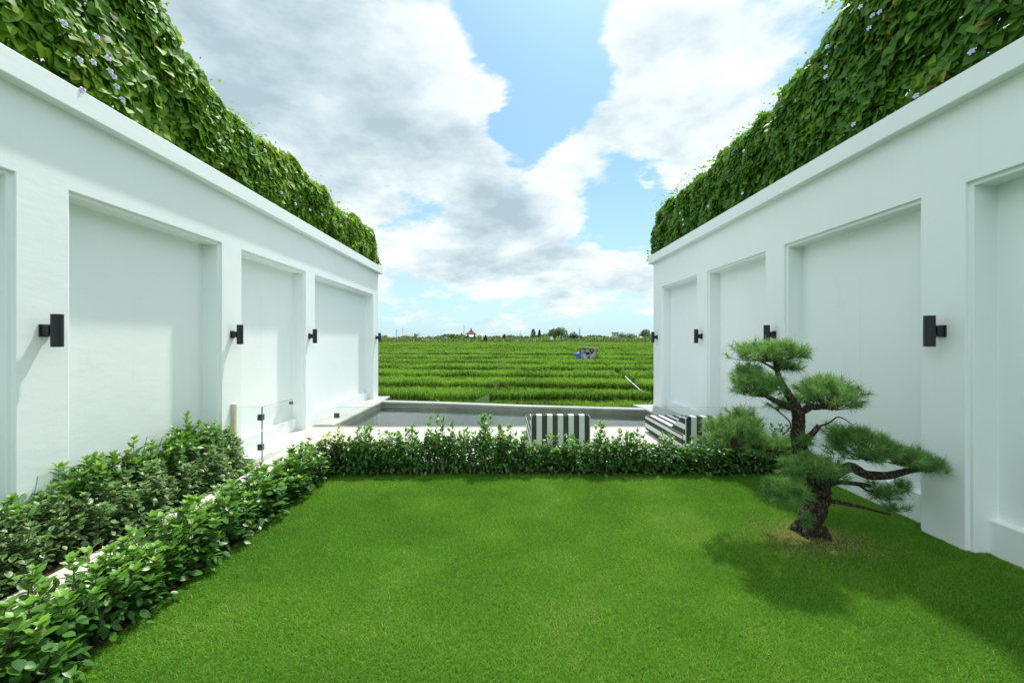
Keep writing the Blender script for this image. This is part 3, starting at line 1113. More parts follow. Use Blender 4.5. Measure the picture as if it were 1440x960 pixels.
# ------------------------------------------------------------------ vines on the walls
def vine(side, y0, y1, prof, label, seed, n_leaves, bright):
    rg = np.random.default_rng(seed)
    root = empty('climbing_vine', (side * 3.6, 5.0, 3.5))
    tag(root, label, 'vine')
    py_, pz_ = [p[0] for p in prof], [p[1] for p in prof]
    inv = root.matrix_basis.inverted()
    # woody stems
    st = MB()
    r2 = random.Random(seed)
    for k in range(46):
        y = r2.uniform(y0 + .1, y1 - .1)
        zt = np.interp(y, py_, pz_) - 0.12
        pts = [(side * (3.50 + 0.12 * r2.random()), y + 0.22 * j * (r2.random() - .5), 3.5 + (zt - 3.5) * j / 5) for j in range(6)]
        st.tube(pts, 0.007, 5)
    for z in (3.62, 3.9, 4.18):
        st.tube([(side * 3.62, y0, z), (side * 3.62, y1 - .1, z)], 0.006, 5)
    o = st.build('stems', M['twig'], root)
    o.matrix_parent_inverse = inv
    # leaves: a bulging curtain
    n = n_leaves
    y = y0 + (y1 - y0) * rg.random(n) ** 1.05
    top = np.interp(y, py_, pz_) + 0.26 * (vnoise(y, y * 0, 0.5, seed) - 0.5) + 0.16 * (vnoise(y, y * 0, 0.17, seed + 1) - 0.5)
    t = rg.random(n) ** 0.85
    z = 3.50 + (top - 3.50) * t
    bulge = 0.14 * np.sqrt(np.clip(1 - (2 * t - 0.95) ** 2, 0, 1)) + 0.22 * (vnoise(y, z, 0.38, seed + 2) - 0.5) + 0.08 * (vnoise(y, z, 0.14, seed + 3) - 0.5)
    layer = rg.random(n)
    depth = np.where(layer < 0.60, rg.random(n) * 0.07, np.where(layer < 0.78, 0.08 + rg.random(n) * 0.14, 0.22 + rg.random(n) * 0.22))
    x = 3.50 - bulge + depth
    lowfix = np.clip((z - 3.52) / 0.12, 0, 1)
    x = np.maximum(x, 3.34 + 0.06 * (1 - lowfix))
    Pp = np.stack([side * x, y, z], 1)
    outw = np.stack([np.full(n, -side * 1.0), np.zeros(n), np.zeros(n)], 1)
    f = np.stack([-side * rg.uniform(-0.05, 0.42, n), rg.normal(0, 0.5, n), rg.uniform(-1.1, -0.1, n)], 1)
    upv = outw * rg.uniform(0.9, 1.6, n)[:, None] + np.stack([np.zeros(n), rg.normal(0, .35, n), rg.uniform(0.1, 0.9, n)], 1)
    far = depth > 0.34
    upv[far, 0] *= -1
    f[far, 0] *= -1
    S = rg.uniform(0.055, 0.105, n) * np.where(layer < 0.62, 1.0, 1.25)
    tint = np.clip(bright + 0.24 * vnoise(y, z, 0.3, seed + 5) + rg.normal(0, 0.13, n) + 0.20 * (t > 0.88), 0.02, 0.94)
    dead = vnoise(y, z, 0.35, seed + 7) > 0.80
    rare = rg.random(n) < np.where(dead, 0.12, 0.006)
    tint = np.where(rare, rg.uniform(0.965, 1.0, n), tint)
    # shoots that stick out over the top
    ns = int((y1 - y0) * 16)
    SP, SFw, SS = [], [], []
    for k in range(ns):
        yy_ = y0 + (y1 - y0) * rg.random()
        zz = np.interp(yy_, py_, pz_) - 0.02
        vx = np.array([rg.normal(0, .35), rg.normal(0, .6), rg.uniform(0.3, 1.0)])
        ln = rg.uniform(0.06, 0.22)
        for j in range(int(ln / 0.022)):
            q = np.array([side * (3.5 + 0.1 * rg.normal()), yy_, zz]) + vx * (j * 0.022) + np.array([0, 0, -0.6 * (j * 0.022) ** 2 * 8])
            SP.append(q)
            SFw.append([rg.normal(), rg.normal(), rg.normal() * .5])
            SS.append(rg.uniform(0.025, 0.055) * (1 - 0.4 * j * 0.022 / ln))
    for k in range(7):
        hx = side * rg.uniform(3.30, 3.62)
        ln = rg.uniform(0.08, 0.42)
        for j in range(int(ln / 0.03)):
            SP.append(np.array([hx + 0.012 * rg.normal(), y1 + 0.10 + 0.02 * math.sin(j) + (0.03 if j == 0 else 0), 3.66 - 0.03 * j]))
            SFw.append([rg.normal(), -0.3 + rg.normal() * .6, -0.6])
            SS.append(rg.uniform(0.035, 0.06))
    Pp = np.concatenate([Pp, np.array(SP)])
    f = np.concatenate([f, np.array(SFw)])
    upv = np.concatenate([upv, np.tile([0.1, 0.05, 1.0], (len(SP), 1))])
    S = np.concatenate([S, np.array(SS)])
    tint = np.concatenate([tint, np.clip(rg.normal(0.72, 0.12, len(SP)), 0, 0.94)])
    o = leaf_mesh('foliage', LEAF_HEART, Pp, f, upv, S, tint, M['vine'], root)
    o.matrix_parent_inverse = inv
    return root, inv


def flower(root, inv, p, side, s):
    vs, fs = [], []
    c = Vector(p)
    nrm = Vector((-side * 0.9, -0.35, 0.15)).normalized()
    a = nrm.cross(Vector((0, 0, 1))).normalized()
    b = nrm.cross(a)
    for k in range(5):
        an = k * 2 * PI / 5
        dv = a * math.cos(an) + b * math.sin(an)
        pv = a * -math.sin(an) + b * math.cos(an)
        i = len(vs)
        vs += [c - nrm * 0.01, c + dv * s * .55 + pv * s * .38 + nrm * .006, c + dv * s * 1.0 + pv * s * .2, c + dv * s * 1.0 - pv * s * .2, c + dv * s * .55 - pv * s * .38 + nrm * .006]
        fs.append((i, i + 1, i + 2, i + 3, i + 4))
    o = MB().add(vs, fs).build('flower', M['petal'], root)
    o.matrix_parent_inverse = inv


LV = [(0.6, 5.2), (2.5, 5.15), (3.6, 5.08), (4.25, 4.92), (4.45, 4.66), (4.75, 4.50), (5.7, 4.40), (7.3, 4.40), (9.3, 4.34), (11.0, 4.34), (11.3, 4.30)]
RV = [(0.6, 5.25), (2.5, 5.25), (3.6, 5.2), (4.35, 5.06), (4.75, 4.80), (5.30, 4.64), (6.3, 4.58), (7.7, 4.58), (9.2, 4.62), (9.6, 4.60), (9.9, 4.52)]
rl, il = vine(-1, 0.8, 11.25, LV, 'sunlit leafy green creeper with lavender flowers on top of the hedge side wall', 41, 32000, 0.52)  # sun and shade painted into leaf tint: lighter here, darker opposite
rr, ir = vine(1, 0.8, 9.86, RV, 'darker leafy green creeper with pale flowers on top of the pine side wall', 57, 29000, 0.30)
for (px, py, Y) in ((112, 84, 3.36), (131, 88, 3.45), (136, 52, 3.4), (155, 100, 3.6), (164, 122, 3.65), (116, 127, 3.30), (90, 33, 3.2), (152, 82, 3.5), (373, 212, 5.85), (396, 271, 6.4), (416, 287, 6.75), (436, 295, 7.3), (453, 302, 7.8), (160, 108, 3.58), (172, 140, 3.72)):
    p = at(px, py, Y)
    k = -3.30 / p.x
    p = Vector((p.x * k, p.y * k, EYE + (p.z - EYE) * k))
    flower(rl, il, p, -1, 0.026)
for (px, py, Y) in ((1210, 10, 4), (1222, 40, 4), (1227, 22, 4), (1163, 66, 4.4), (1161, 95, 4.4), (1161, 108, 4.4), (1162, 44, 4.4), (1237, 17, 4), (1366, 73, 3), (1200, 175, 4), (1288, 135, 3.5), (1044, 272, 6), (956, 300, 8), (960, 309, 8), (996, 290, 7), (1046, 212, 6), (961, 316, 8)):
    p = at(px, py, Y)
    k = 3.30 / p.x
    p = Vector((p.x * k, p.y * k, EYE + (p.z - EYE) * k))
    flower(rr, ir, p, 1, 0.023)


# ------------------------------------------------------------------ bonsai pine
def pine_tree():
    root = empty('bonsai_pine', PINE)
    tag(root, 'cloud pruned bonsai pine with layered needle pads on the lawn', 'pine tree')
    inv = root.matrix_basis.inverted()
    r2 = random.Random(3)
    rg = np.random.default_rng(3)
    Y0 = PINE.y
    q = lambda px, py, dy=0.0: at(px, py, Y0 + dy)
    def smooth_path(pts, rad, k=5):
        P = [Vector(p) for p in pts]
        out, ro = [], []
        for i in range(len(P) - 1):
            a, b, c, e = P[max(i - 1, 0)], P[i], P[i + 1], P[min(i + 2, len(P) - 1)]
            for j in range(k):
                t = j / k
                out.append(0.5 * ((2 * b) + (c - a) * t + (2 * a - 5 * b + 4 * c - e) * t * t + (3 * b - a - 3 * c + e) * t ** 3))
                ro.append(rad[i] + (rad[i + 1] - rad[i]) * t)
        out.append(P[-1])
        ro.append(rad[-1])
        return out, ro
    tr = MB()
    pts, rad = smooth_path([q(1139, 768), q(1139, 757), q(1137, 738), q(1147, 712), q(1153, 690, .02), q(1142, 664, .05), q(1127, 636, .06), q(1122, 610, .04), q(1123, 588, .02), q(1119, 572), q(1107, 552), q(1097, 534), q(1091, 515), q(1089, 497)],
                           [0.104, 0.092, 0.086, 0.078, 0.073, 0.066, 0.057, 0.049, 0.044, 0.038, 0.027, 0.021, 0.016, 0.009], 6)
    tr.tube(pts, rad, 18, 0.11, r2)
    # surface roots
    for a in (0.4, 1.6, 2.7, 3.9, 5.2):
        c = Vector((PINE.x, PINE.y, 0.05))
        e = c + Vector((math.cos(a) * .15, math.sin(a) * .15, -0.03))
        tr.tube([c + Vector((math.cos(a) * .06, math.sin(a) * .06, .05)), (c + e) / 2 + Vector((math.cos(a) * .04, math.sin(a) * .04, .01)), e], [0.05, 0.034, 0.012], 8, 0.1, r2)
    o = tr.build('trunk', M['bark'], root, smooth=True)
    o.matrix_parent_inverse = inv
    limbs = [
        ([q(1150, 684), q(1172, 668, -.04), q(1196, 656, -.06), q(1218, 667, -.05), q(1250, 668, -.02), q(1288, 660, .03), q(1322, 662, .06)], [.046, .042, .038, .034, .030, .020, .006]),
        ([q(1152, 703), q(1170, 704, -.03), q(1200, 710, -.06), q(1228, 717, -.08), q(1252, 723, -.08)], [.022, .018, .014, .010, .006]),
        ([q(1152, 688), q(1175, 678, .05), q(1205, 680, .08), q(1224, 683, .1)], [.024, .020, .017, .015]),
        ([q(1205, 680, .08), q(1222, 690, .10), q(1250, 692, .14), q(1275, 684, .16)], [.009, .007, .005, .003]),
        ([q(1119, 574), q(1105, 570, -.03), q(1088, 562, -.05), q(1068, 553, -.06), q(1040, 548, -.05)], [.030, .025, .019, .013, .006]),
        ([q(1122, 582), q(1140, 572, -.03), q(1150, 573, -.05), q(1168, 566, -.04), q(1190, 560, .0)], [.028, .026, .020, .015, .007]),
        ([q(1126, 624), q(1140, 612, -.05), q(1152, 598, -.07)], [.026, .022, .019]),
        ([q(1150, 600, -.06), q(1166, 594, -.04), q(1180, 586, .0), q(1198, 596, .04)], [.008, .006, .005, .003]),
        ([q(1132, 640, .06), q(1105, 632, .12), q(1075, 630, .15), q(1040, 622, .16), q(1010, 622, .14)], [.034, .030, .024, .016, .008]),
        ([q(1100, 612, .05), q(1112, 596, .03), q(1092, 576, .0), q(1078, 566, -.02)], [.004, .005, .005, .004]),
        ([q(1148, 690), q(1140, 682, -.10), q(1122, 686, -.17), q(1105, 692, -.20)], [.022, .018, .013, .007]),
        ([q(1091, 515), q(1105, 505, .03), q(1125, 500, .05)], [.010, .008, .004]),
        ([q(1093, 522), q(1078, 512, -.03), q(1055, 503, -.04)], [.010, .008, .004]),
        ([q(1128, 632, .06), q(1142, 640, .0), q(1160, 648, -.08)], [.02, .015, .008]),
        ([q(1060, 606, .16), q(1050, 592, .18), q(1038, 582, .20)], [.010, .007, .004]),
    ]
    for pts, rad in limbs:
        p2, r_ = smooth_path(pts, rad, 4)
        o = MB().tube(p2, r_, 10, 0.10, r2).build('branch', M['bark'], root, smooth=True)
        o.matrix_parent_inverse = inv
    # needle pads: (centre px, py, depth offset, half width px, half height px, half depth m, shoots, openness)
    pads = [(1083, 497, 0.0, 54, 20, .24, 135, 0), (1063, 543, -.05, 42, 24, .22, 110, 0), (1050, 519, .05, 22, 10, .12, 26, 1), (1108, 512, .06, 26, 10, .14, 26, 1),
            (1163, 558, 0.0, 46, 30, .25, 150, 0), (1180, 603, .04, 34, 10, .12, 22, 1), (1100, 566, .02, 24, 10, .10, 18, 1),
            (1032, 612, .14, 52, 30, .28, 165, 0), (1040, 580, .20, 30, 12, .14, 40, 1), (1085, 628, .16, 34, 18, .16, 50, 0),
            (1214, 630, -.03, 48, 26, .25, 140, 0), (1262, 642, .0, 34, 18, .20, 62, 0), (1303, 652, .04, 36, 15, .18, 66, 0),
            (1146, 660, -.12, 48, 20, .20, 115, 0), (1106, 692, -.20, 30, 18, .17, 70, 0), (1240, 688, .12, 34, 15, .15, 36, 1), (1268, 680, .15, 18, 9, .08, 14, 1), (1255, 712, .05, 22, 7, .08, 12, 1),
            (1133, 728, -.12, 9, 10, .03, 8, 1), (1176, 620, .06, 20, 12, .1, 16, 1), (1130, 616, -.06, 20, 9, .07, 14, 1)]
    NV, NF = [], []
    tint_all = []
    for (px, py, dy, rx, ry, rd, ns, opn) in pads:
        c = np.array(q(px, py, dy))
        a = np.array([rx * Y0 / F, rd, ry * Y0 / F]) * np.array([0.98, 1.0, 1.05])
        u = norm(rg.normal(size=(ns, 3)))
        if not opn:
            u[:, 2] = np.where(u[:, 2] < -0.35, -u[:, 2], u[:, 2])
        rr_ = rg.uniform(0.55, 1.0, ns) if not opn else rg.uniform(0.2, 1.0, ns)
        lump = 1 + 0.16 * np.sin(u[:, 0] * 5 + px) * np.cos(u[:, 1] * 4 + py)
        tip = c + u * a * rr_[:, None] * lump[:, None]
        dirv = norm(u * np.array([1, 1, 0.9]) + np.array([0, 0, 0.75]) + rg.normal(0, .25, (ns, 3)))
        k = 44
        ts = rg.uniform(0, 1, (ns, k))
        base = tip[:, None] - dirv[:, None] * (0.055 * (1 - ts))[..., None]
        side = norm(rg.normal(size=(ns, k, 3)))
        nd = norm(dirv[:, None] * rg.uniform(0.35, 1.1, (ns, k, 1)) + side * 0.9)
        ln = rg.uniform(0.050, 0.088, (ns, k, 1))
        end = base + nd * ln + np.array([0, 0, -0.006])
        wv = norm(np.cross(nd, rg.normal(size=(ns, k, 3)))) * 0.0019
        V = np.stack([base - wv, base + wv, end], 2).reshape(-1, 3)
        off = sum(len(v) for v in NV)
        NV.append(V)
        NF.append((np.arange(ns * k) * 3)[:, None] + np.array([[0, 1, 2]]) + off)
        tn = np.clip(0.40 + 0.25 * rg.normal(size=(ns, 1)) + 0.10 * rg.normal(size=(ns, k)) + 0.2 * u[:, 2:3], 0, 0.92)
        tn = np.where(rg.random((ns, k)) < 0.025, 0.98, tn)
        tint_all.append(np.repeat(tn.ravel(), 3))
        # twiglets from the pad's middle to each shoot
        tw = MB()
        core = c + np.array([0, 0, -a[2] * 0.55])
        for s in range(0, ns, 2 if not opn else 1):
            e = tip[s] - dirv[s] * 0.05
            m_ = (core + e) / 2 + rg.normal(0, .012, 3) - np.array([0, 0, .012])
            cs = core + (e - core) * np.array([.35, .35, 0]) * rg.random()
            tw.tube([cs, m_ * .6 + e * .4, e, tip[s]], [.0038, .003, .0022, .0014], 4, cap=False)
        o = tw.build('twigs', M['twig'], root)
        o.matrix_parent_inverse = inv
        o2 = fast_mesh('needle_pad', NV.pop(), NF.pop() - off, M['needle'], root, tint=tint_all.pop())
        o2.matrix_parent_inverse = inv
    return root


pine_tree()

# ------------------------------------------------------------------ small things on the ground
peb = MB().tube([(-2.86, 3.245, 0.034), (-2.84, 3.25, 0.05), (-2.80, 3.25, 0.055), (-2.77, 3.245, 0.035)], [0.012, 0.026, 0.026, 0.010], 9, 0.15, rnd).build('stone', m_plain('brown_stone', (0.16, 0.11, 0.08), 0.9, 0.2, var=0.3), smooth=True)
tag(peb, 'small brown stone lying on the cream path', 'stone')


# ================================================================== THE FIELD BEYOND
def rice():
    rg = np.random.default_rng(21)
    Vs, Fs, Ts = [], [], []
    off = 0
    for i, yb in enumerate(LINE_Y):
        ya = 11.5 if i == 0 else LINE_Y[i - 1]
        ym = 0.5 * (ya + yb)
        half = 0.345 * yb + 3.2
        sp = 0.075 if i < 3 else (0.105 if i < 5 else (0.15 if i < 8 else 0.26))
        nb = 11 if i < 3 else (10 if i < 6 else 8)
        gap = GAP + 0.016 * yb
        deep = yb - ya - gap + 0.04
        # front part of every terrace is planted densely, the flat top further back less so
        nxx = int(2 * half / sp)
        nyy = max(3, int(deep / sp))
        gx, gy = np.meshgrid(np.arange(nxx), np.arange(nyy))
        x = -half + (gx.ravel() + rg.uniform(.1, .9, gx.size)) * sp
        fy = (gy.ravel() + rg.uniform(.2, .8, gx.size)) / nyy
        y_front = (ya + line_shift(i - 1, x)) if i > 0 else np.full_like(x, 11.55)
        y_back = yb + line_shift(i, x) - gap
        y = y_front + fy * (y_back - y_front)
        path_gap = np.abs(x - (4.9 + 0.06 * (y - 18))) < 0.18 * (vnoise(x, y, 2.0, 4) + .3)
        keep = (~path_gap) & (y_back - y_front > 0.2) & ~((np.abs(x - 5.55) < 0.95) & (y > 27.6) & (y < 30.6))
        x, y, fy = x[keep], y[keep], fy[keep]
        n = len(x)
        g = TOPS[i] - RICE_H
        big = 1.0 + 0.03 * i
        h = RICE_H * (0.92 + 0.14 * vnoise(x, y, 0.7, 30 + i) + 0.05 * rg.normal(size=n))
        hh = (h[:, None] * rg.uniform(0.78, 1.05, (n, nb)))
        an = rg.uniform(0, 2 * PI, (n, nb))
        lean = rg.uniform(0.01, 0.11, (n, nb))
        B = np.stack([np.broadcast_to(x[:, None], (n, nb)) + rg.normal(0, .018, (n, nb)), np.broadcast_to(y[:, None], (n, nb)) + rg.normal(0, .018, (n, nb)), np.full((n, nb), g)], -1)
        D = np.stack([np.cos(an) * lean * hh, np.sin(an) * lean * hh, hh], -1)
        wd = rg.uniform(0.0035, 0.0060, (n, nb)) * (1 + 0.22 * i)
        sa = rg.uniform(0, 2 * PI, (n, nb))
        Sd = np.stack([np.cos(sa) * wd, np.sin(sa) * wd, np.zeros((n, nb))], -1)
        mid = B + D * np.array([0.5, 0.5, 0.88])
        bend = rg.uniform(0.05, 0.14, (n, nb)) * (1 + 0.03 * i)
        tip = B + D + np.stack([np.cos(an) * bend, np.sin(an) * bend, rg.uniform(-.06, .01, (n, nb))], -1)
        low_ = B + D * np.array([0.15, 0.15, 0.36])
        V = np.stack([B - Sd * .8, B + Sd * .8, low_ - Sd, low_ + Sd, mid - Sd, mid + Sd, tip], 2).reshape(-1, 3)
        ids = (np.arange(n * nb) * 7)[:, None] + off
        Vs.append(V)
        Fs.append((np.concatenate([ids + np.array([[0, 1, 3, 2]]), ids + np.array([[2, 3, 5, 4]])]), ids + np.array([[4, 5, 6]])))
        off += len(V)
        tn = np.clip(0.42 + 0.35 * (vnoise(x, y, 1.4, 50 + i)[:, None] - .5) + rg.normal(0, .14, (n, nb)), 0.0, 0.92)
        tn = np.where(rg.random((n, nb)) < 0.03, 0.97, tn)
        # blade bases tinted dark to paint the shade between rows, tips paler
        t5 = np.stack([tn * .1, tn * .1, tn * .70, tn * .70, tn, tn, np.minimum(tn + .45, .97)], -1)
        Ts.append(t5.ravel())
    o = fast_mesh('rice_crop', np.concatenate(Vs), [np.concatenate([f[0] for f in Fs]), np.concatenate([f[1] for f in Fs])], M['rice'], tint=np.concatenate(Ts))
    return tag(o, 'bright green rice growing in long terraced rows beyond the pool', 'rice', kind='stuff')


rice()


# broad banana leaves behind the pool edge
def big_leaf(loc, direction, length, width, m, lab):
    d_ = Vector(direction).normalized()
    sidev = d_.cross(Vector((0.2, -0.9, 0.35))).normalized()
    nv = sidev.cross(d_)
    vs, fs = [], []
    k = 9
    for i in range(k + 1):
        t = i / k
        wv = width * (math.sin(PI * t ** 0.8) ** 0.7 if 0 < t < 1 else 0.0)
        c = Vector(loc) + d_ * (length * t) - Vector((0, 0, 0.10 * length * t * t))
        vs += [c - sidev * wv * 0.15 + nv * wv * 0.05, c, c + sidev * wv - nv * wv * 0.35]
    for i in range(k):
        a = i * 3
        fs += [(a, a + 1, a + 4, a + 3), (a + 1, a + 2, a + 5, a + 4)]
    root = empty('banana_leaf', loc)
    tag(root, lab, 'banana leaf')
    inv = root.matrix_basis.inverted()
    o = MB().add(vs, fs).build('blade', m, root, smooth=True, tint=0.6)
    o.matrix_parent_inverse = inv
    o = MB().tube([Vector(loc) - d_ * 0.3, Vector(loc), Vector(loc) + d_ * length * .5, Vector(loc) + d_ * length * .98 - Vector((0, 0, .09 * length))], [.012, .010, .007, .003], 6).build('midrib', m_plain('pale_midrib', (0.32, 0.38, 0.2)), root)
    o.matrix_parent_inverse = inv
    return root


M['banana'] = m_leaf('banana_leaf_green', [(0, (0.04, 0.12, 0.05)), (1, (0.16, 0.28, 0.13))], 0.4, 0.5, 0.2)
M['yellowleaf'] = m_leaf('yellow_leaf', [(0, (0.2, 0.24, 0.03)), (1, (0.42, 0.42, 0.05))], 0.5, 0.4, 0.3)
big_leaf(at(663, 570, 10.9), (0.74, 0.05, 0.56), 0.56, 0.24, M['banana'], 'wide blue green banana leaf rising behind the pool edge')
big_leaf(at(622, 572, 10.9), (-0.50, 0.05, 0.62), 0.30, 0.05, M['yellowleaf'], 'narrow yellow leaf poking up behind the pool edge')


def far_tree(name, px, base_py, Y, wpx, hpx, m, lab, cat='tree', group=None, shape='round', seed=1, leaves=1300, trunk=0.05):
    rg = np.random.default_rng(seed)
    b = at(px, base_py, Y)
    b.z = min(b.z, 1.36)
    W, H = 1.28 * wpx * Y / F, 1.05 * hpx * Y / F + (at(px, base_py, Y).z - b.z)
    root = empty(name, b)
    tag(root, lab, cat, group)
    tr = MB()
    tr.tube([(0, 0, -0.3), (0.02 * H, 0, H * .3), (-.01 * H, 0.01, H * .62), (0, 0, H * .85)], [H * .035, H * .028, H * .018, H * .006], 7)
    for k in range(6):
        a = k * 1.05 + seed
        tr.tube([(0, 0, H * (.28 + .05 * k)), (math.cos(a) * W * .18, math.sin(a) * W * .18, H * (.42 + .05 * k)), (math.cos(a) * W * .32, math.sin(a) * W * .32, H * (.52 + .05 * k))], [H * .014, H * .010, H * .004], 5)
    tr.build('trunk', M['bark'], root, smooth=True)
    n = leaves
    if shape == 'cone':
        t = rg.random(n)
        rr_ = ((1 - t) ** 0.7 * .9 + .12) * rg.uniform(.4, 1.0, n) * W * .62
        a = rg.uniform(0, 2 * PI, n)
        P = np.stack([np.cos(a) * rr_, np.sin(a) * rr_, H * (trunk + (1 - trunk) * t)], 1)
    else:
        k = 12
        cu = norm(rg.normal(size=(k, 3)))
        cc = cu * np.array([W * .27, W * .27, H * (1 - trunk) * .24]) + np.array([0, 0, H * (trunk + (1 - trunk) * .52)])
        ci = rg.integers(0, k, n)
        uu = norm(rg.normal(size=(n, 3))) * rg.uniform(.55, 1.0, (n, 1)) ** .6
        P = cc[ci] + uu * np.array([W * .24, W * .24, H * (1 - trunk) * .27])
    f = norm(rg.normal(size=(n, 3)) + np.array([0, 0, -.2]))
    S = rg.uniform(.8, 1.4, n) * max(W, H) * 0.055
    tint = np.clip(rg.normal(.45, .2, n), 0, .93)
    leaf_mesh('crown', LEAF_WIDE, P, f, np.tile([0.1, 0.2, 1.0], (n, 1)) + rg.normal(0, .4, (n, 3)), S, tint, m, root)
    return root


M['tree_mid'] = m_leaf('tree_leaves_green', [(0, (0.025, 0.065, 0.012)), (0.6, (0.07, 0.13, 0.025)), (1, (0.15, 0.20, 0.05))], 0.5, 0.3, 0.2)
M['tree_dark'] = m_leaf('tree_leaves_dark', [(0, (0.018, 0.045, 0.022)), (0.6, (0.04, 0.085, 0.035)), (1, (0.09, 0.14, 0.06))], 0.5, 0.3, 0.15)
M['tree_pale'] = m_leaf('tree_leaves_pale', [(0, (0.08, 0.13, 0.03)), (0.6, (0.15, 0.22, 0.06)), (1, (0.28, 0.32, 0.10))], 0.5, 0.3, 0.2)
M['scrub'] = m_leaf('scrub_leaves', [(0, (0.03, 0.07, 0.015)), (0.4, (0.07, 0.13, 0.03)), (0.75, (0.17, 0.24, 0.06)), (1, (0.32, 0.34, 0.13))], 0.5, 0.3, 0.2)
GT_ = 'trees along the far edge of the rice field'
far_tree('broadleaf_tree', 785, 478.5, 125, 22, 18, M['tree_mid'], 'big rounded tree standing tallest at the far field edge', group=GT_, seed=1, leaves=1800, trunk=.08)
far_tree('conifer_tree', 750, 478.5, 130, 8, 15, M['tree_mid'], 'pointed tree left of the big rounded tree', group=GT_, shape='cone', seed=2)
far_tree('conifer_tree', 758.5, 478.5, 138, 5, 14, M['tree_dark'], 'thin dark pointed tree right next to the big rounded tree', group=GT_, shape='cone', seed=3)
far_tree('broadleaf_tree', 769, 478.5, 128, 13, 10, M['tree_mid'], 'low bushy tree touching the left of the big rounded tree', group=GT_, seed=4, trunk=.05)
far_tree('broadleaf_tree', 742, 478.5, 128, 12, 7, M['tree_mid'], 'low dark bush left of the pointed tree', group=GT_, seed=5, trunk=.03)
far_tree('broadleaf_tree', 806.5, 478.5, 170, 11, 12, M['tree_dark'], 'blue green tree left of the tall dark pole', group=GT_, seed=6)
far_tree('broadleaf_tree', 717, 478.5, 175, 9, 9, M['tree_dark'], 'small dark round tree between gazebo and the big rounded tree', group=GT_, seed=7)
far_tree('broadleaf_tree', 709, 478.5, 170, 5, 9, M['tree_dark'], 'thin dark tree just beside the small round one', group=GT_, seed=8)
far_tree('broadleaf_tree', 907, 478.5, 165, 18, 15, M['tree_dark'], 'large dark tree next to the far lamp of the pine side wall', group=GT_, seed=9, leaves=1200)
far_tree('broadleaf_tree', 886, 478.5, 190, 15, 10, M['tree_dark'], 'broad low dark tree left of the large dark tree', group=GT_, seed=10, leaves=900)
far_tree('broadleaf_tree', 875, 478.5, 160, 10, 12, M['tree_mid'], 'green tree right beside the grey two storey house', group=GT_, seed=11)
far_tree('broadleaf_tree', 878, 478.8, 122, 6, 9, M['tree_pale'], 'bright yellow green bush in front of the grey house', 'bush', GT_, seed=12, trunk=.03)
far_tree('broadleaf_tree', 891, 478.8, 124, 8, 7, M['tree_pale'], 'yellow green bush between grey house and cream house', 'bush', GT_, seed=13, trunk=.03)
far_tree('broadleaf_tree', 911, 478.8, 122, 11, 10, M['tree_mid'], 'brownish green bush beside the cream house', 'bush', GT_, seed=14, trunk=.03)
far_tree('broadleaf_tree', 540, 478.8, 150, 9, 8, M['tree_mid'], 'small green tree beside the far lamp of the hedge side wall', group=GT_, seed=15)
far_tree('broadleaf_tree', 553, 478.8, 160, 9, 5, M['tree_dark'], 'low dark tree beside the leftmost red roofed house', group=GT_, seed=16)
far_tree('broadleaf_tree', 648, 478.8, 140, 12, 7, M['tree_mid'], 'low green tree just left of the gazebo', group=GT_, seed=17)
far_tree('broadleaf_tree', 673, 478.8, 140, 8, 6, M['tree_dark'], 'low dark tree just right of the gazebo', group=GT_, seed=18)
far_tree('broadleaf_tree', 846, 478.8, 170, 12, 6, M['tree_mid'], 'low green tree behind the field beyond the hut', group=GT_, seed=19)
far_tree('broadleaf_tree', 826, 478.8, 150, 12, 6, M['tree_pale'], 'pale green low tree right of the tall dark pole', group=GT_, seed=20)


def belt():
    rg = np.random.default_rng(77)
    n = 30000
    x = rg.uniform(-58, 62, n)
    y = rg.uniform(103.6, 122, n)
    h = (0.5 + 1.9 * vnoise(x, y * 0.2, 2.3, 9) * vnoise(x, y, 7, 10)) * np.clip((y - 103) / 8, 0.15, 1)
    z = 1.10 + h * rg.random(n)
    P = np.stack([x, y, z], 1)
    f = norm(rg.normal(size=(n, 3)) + np.array([0, 0, .6]))
    tint = np.clip(.35 + .5 * (vnoise(x, y, 3, 12) - .3) + rg.normal(0, .15, n), 0, 1)
    T, TF, ED = LEAF
    V, Fc = scatter(T, TF, P, frames(f, np.tile([0.1, 0.1, 1.0], (n, 1))), rg.uniform(.3, .7, n))
    o = fast_mesh('vegetation', V, Fc, M['scrub'], tint=np.repeat(tint, len(T)))
    tag(o, 'strip of pale scrub and crops along the far edge of the rice', 'scrub', kind='stuff')


belt()


def far_woods():
    rg = np.random.default_rng(91)
    n = 26000
    x = rg.uniform(-85, 95, n)
    y = rg.uniform(170, 196, n)
    h = 0.5 + 3.0 * vnoise(x, y * 0.1, 3.4, 14) * vnoise(x, y * 0.05, 9, 15)
    P = np.stack([x, y, 1.2 + h * rg.random(n) ** .7], 1)
    f = norm(rg.normal(size=(n, 3)) + np.array([0, 0, .3]))
    tint = np.clip(.4 + .4 * (vnoise(x, y, 5, 12) - .5) + rg.normal(0, .15, n), 0, 1)
    T, TF, ED = LEAF_WIDE
    V, Fc = scatter(T, TF, P, frames(f, np.tile([0.1, 0.1, 1.0], (n, 1))), rg.uniform(.5, 1.1, n))
    o = fast_mesh('woodland', V, Fc, M['tree_dark'], tint=np.repeat(tint, len(T)))
    tag(o, 'uneven dark line of distant woodland behind the pale scrub', 'woodland', kind='stuff')


far_woods()

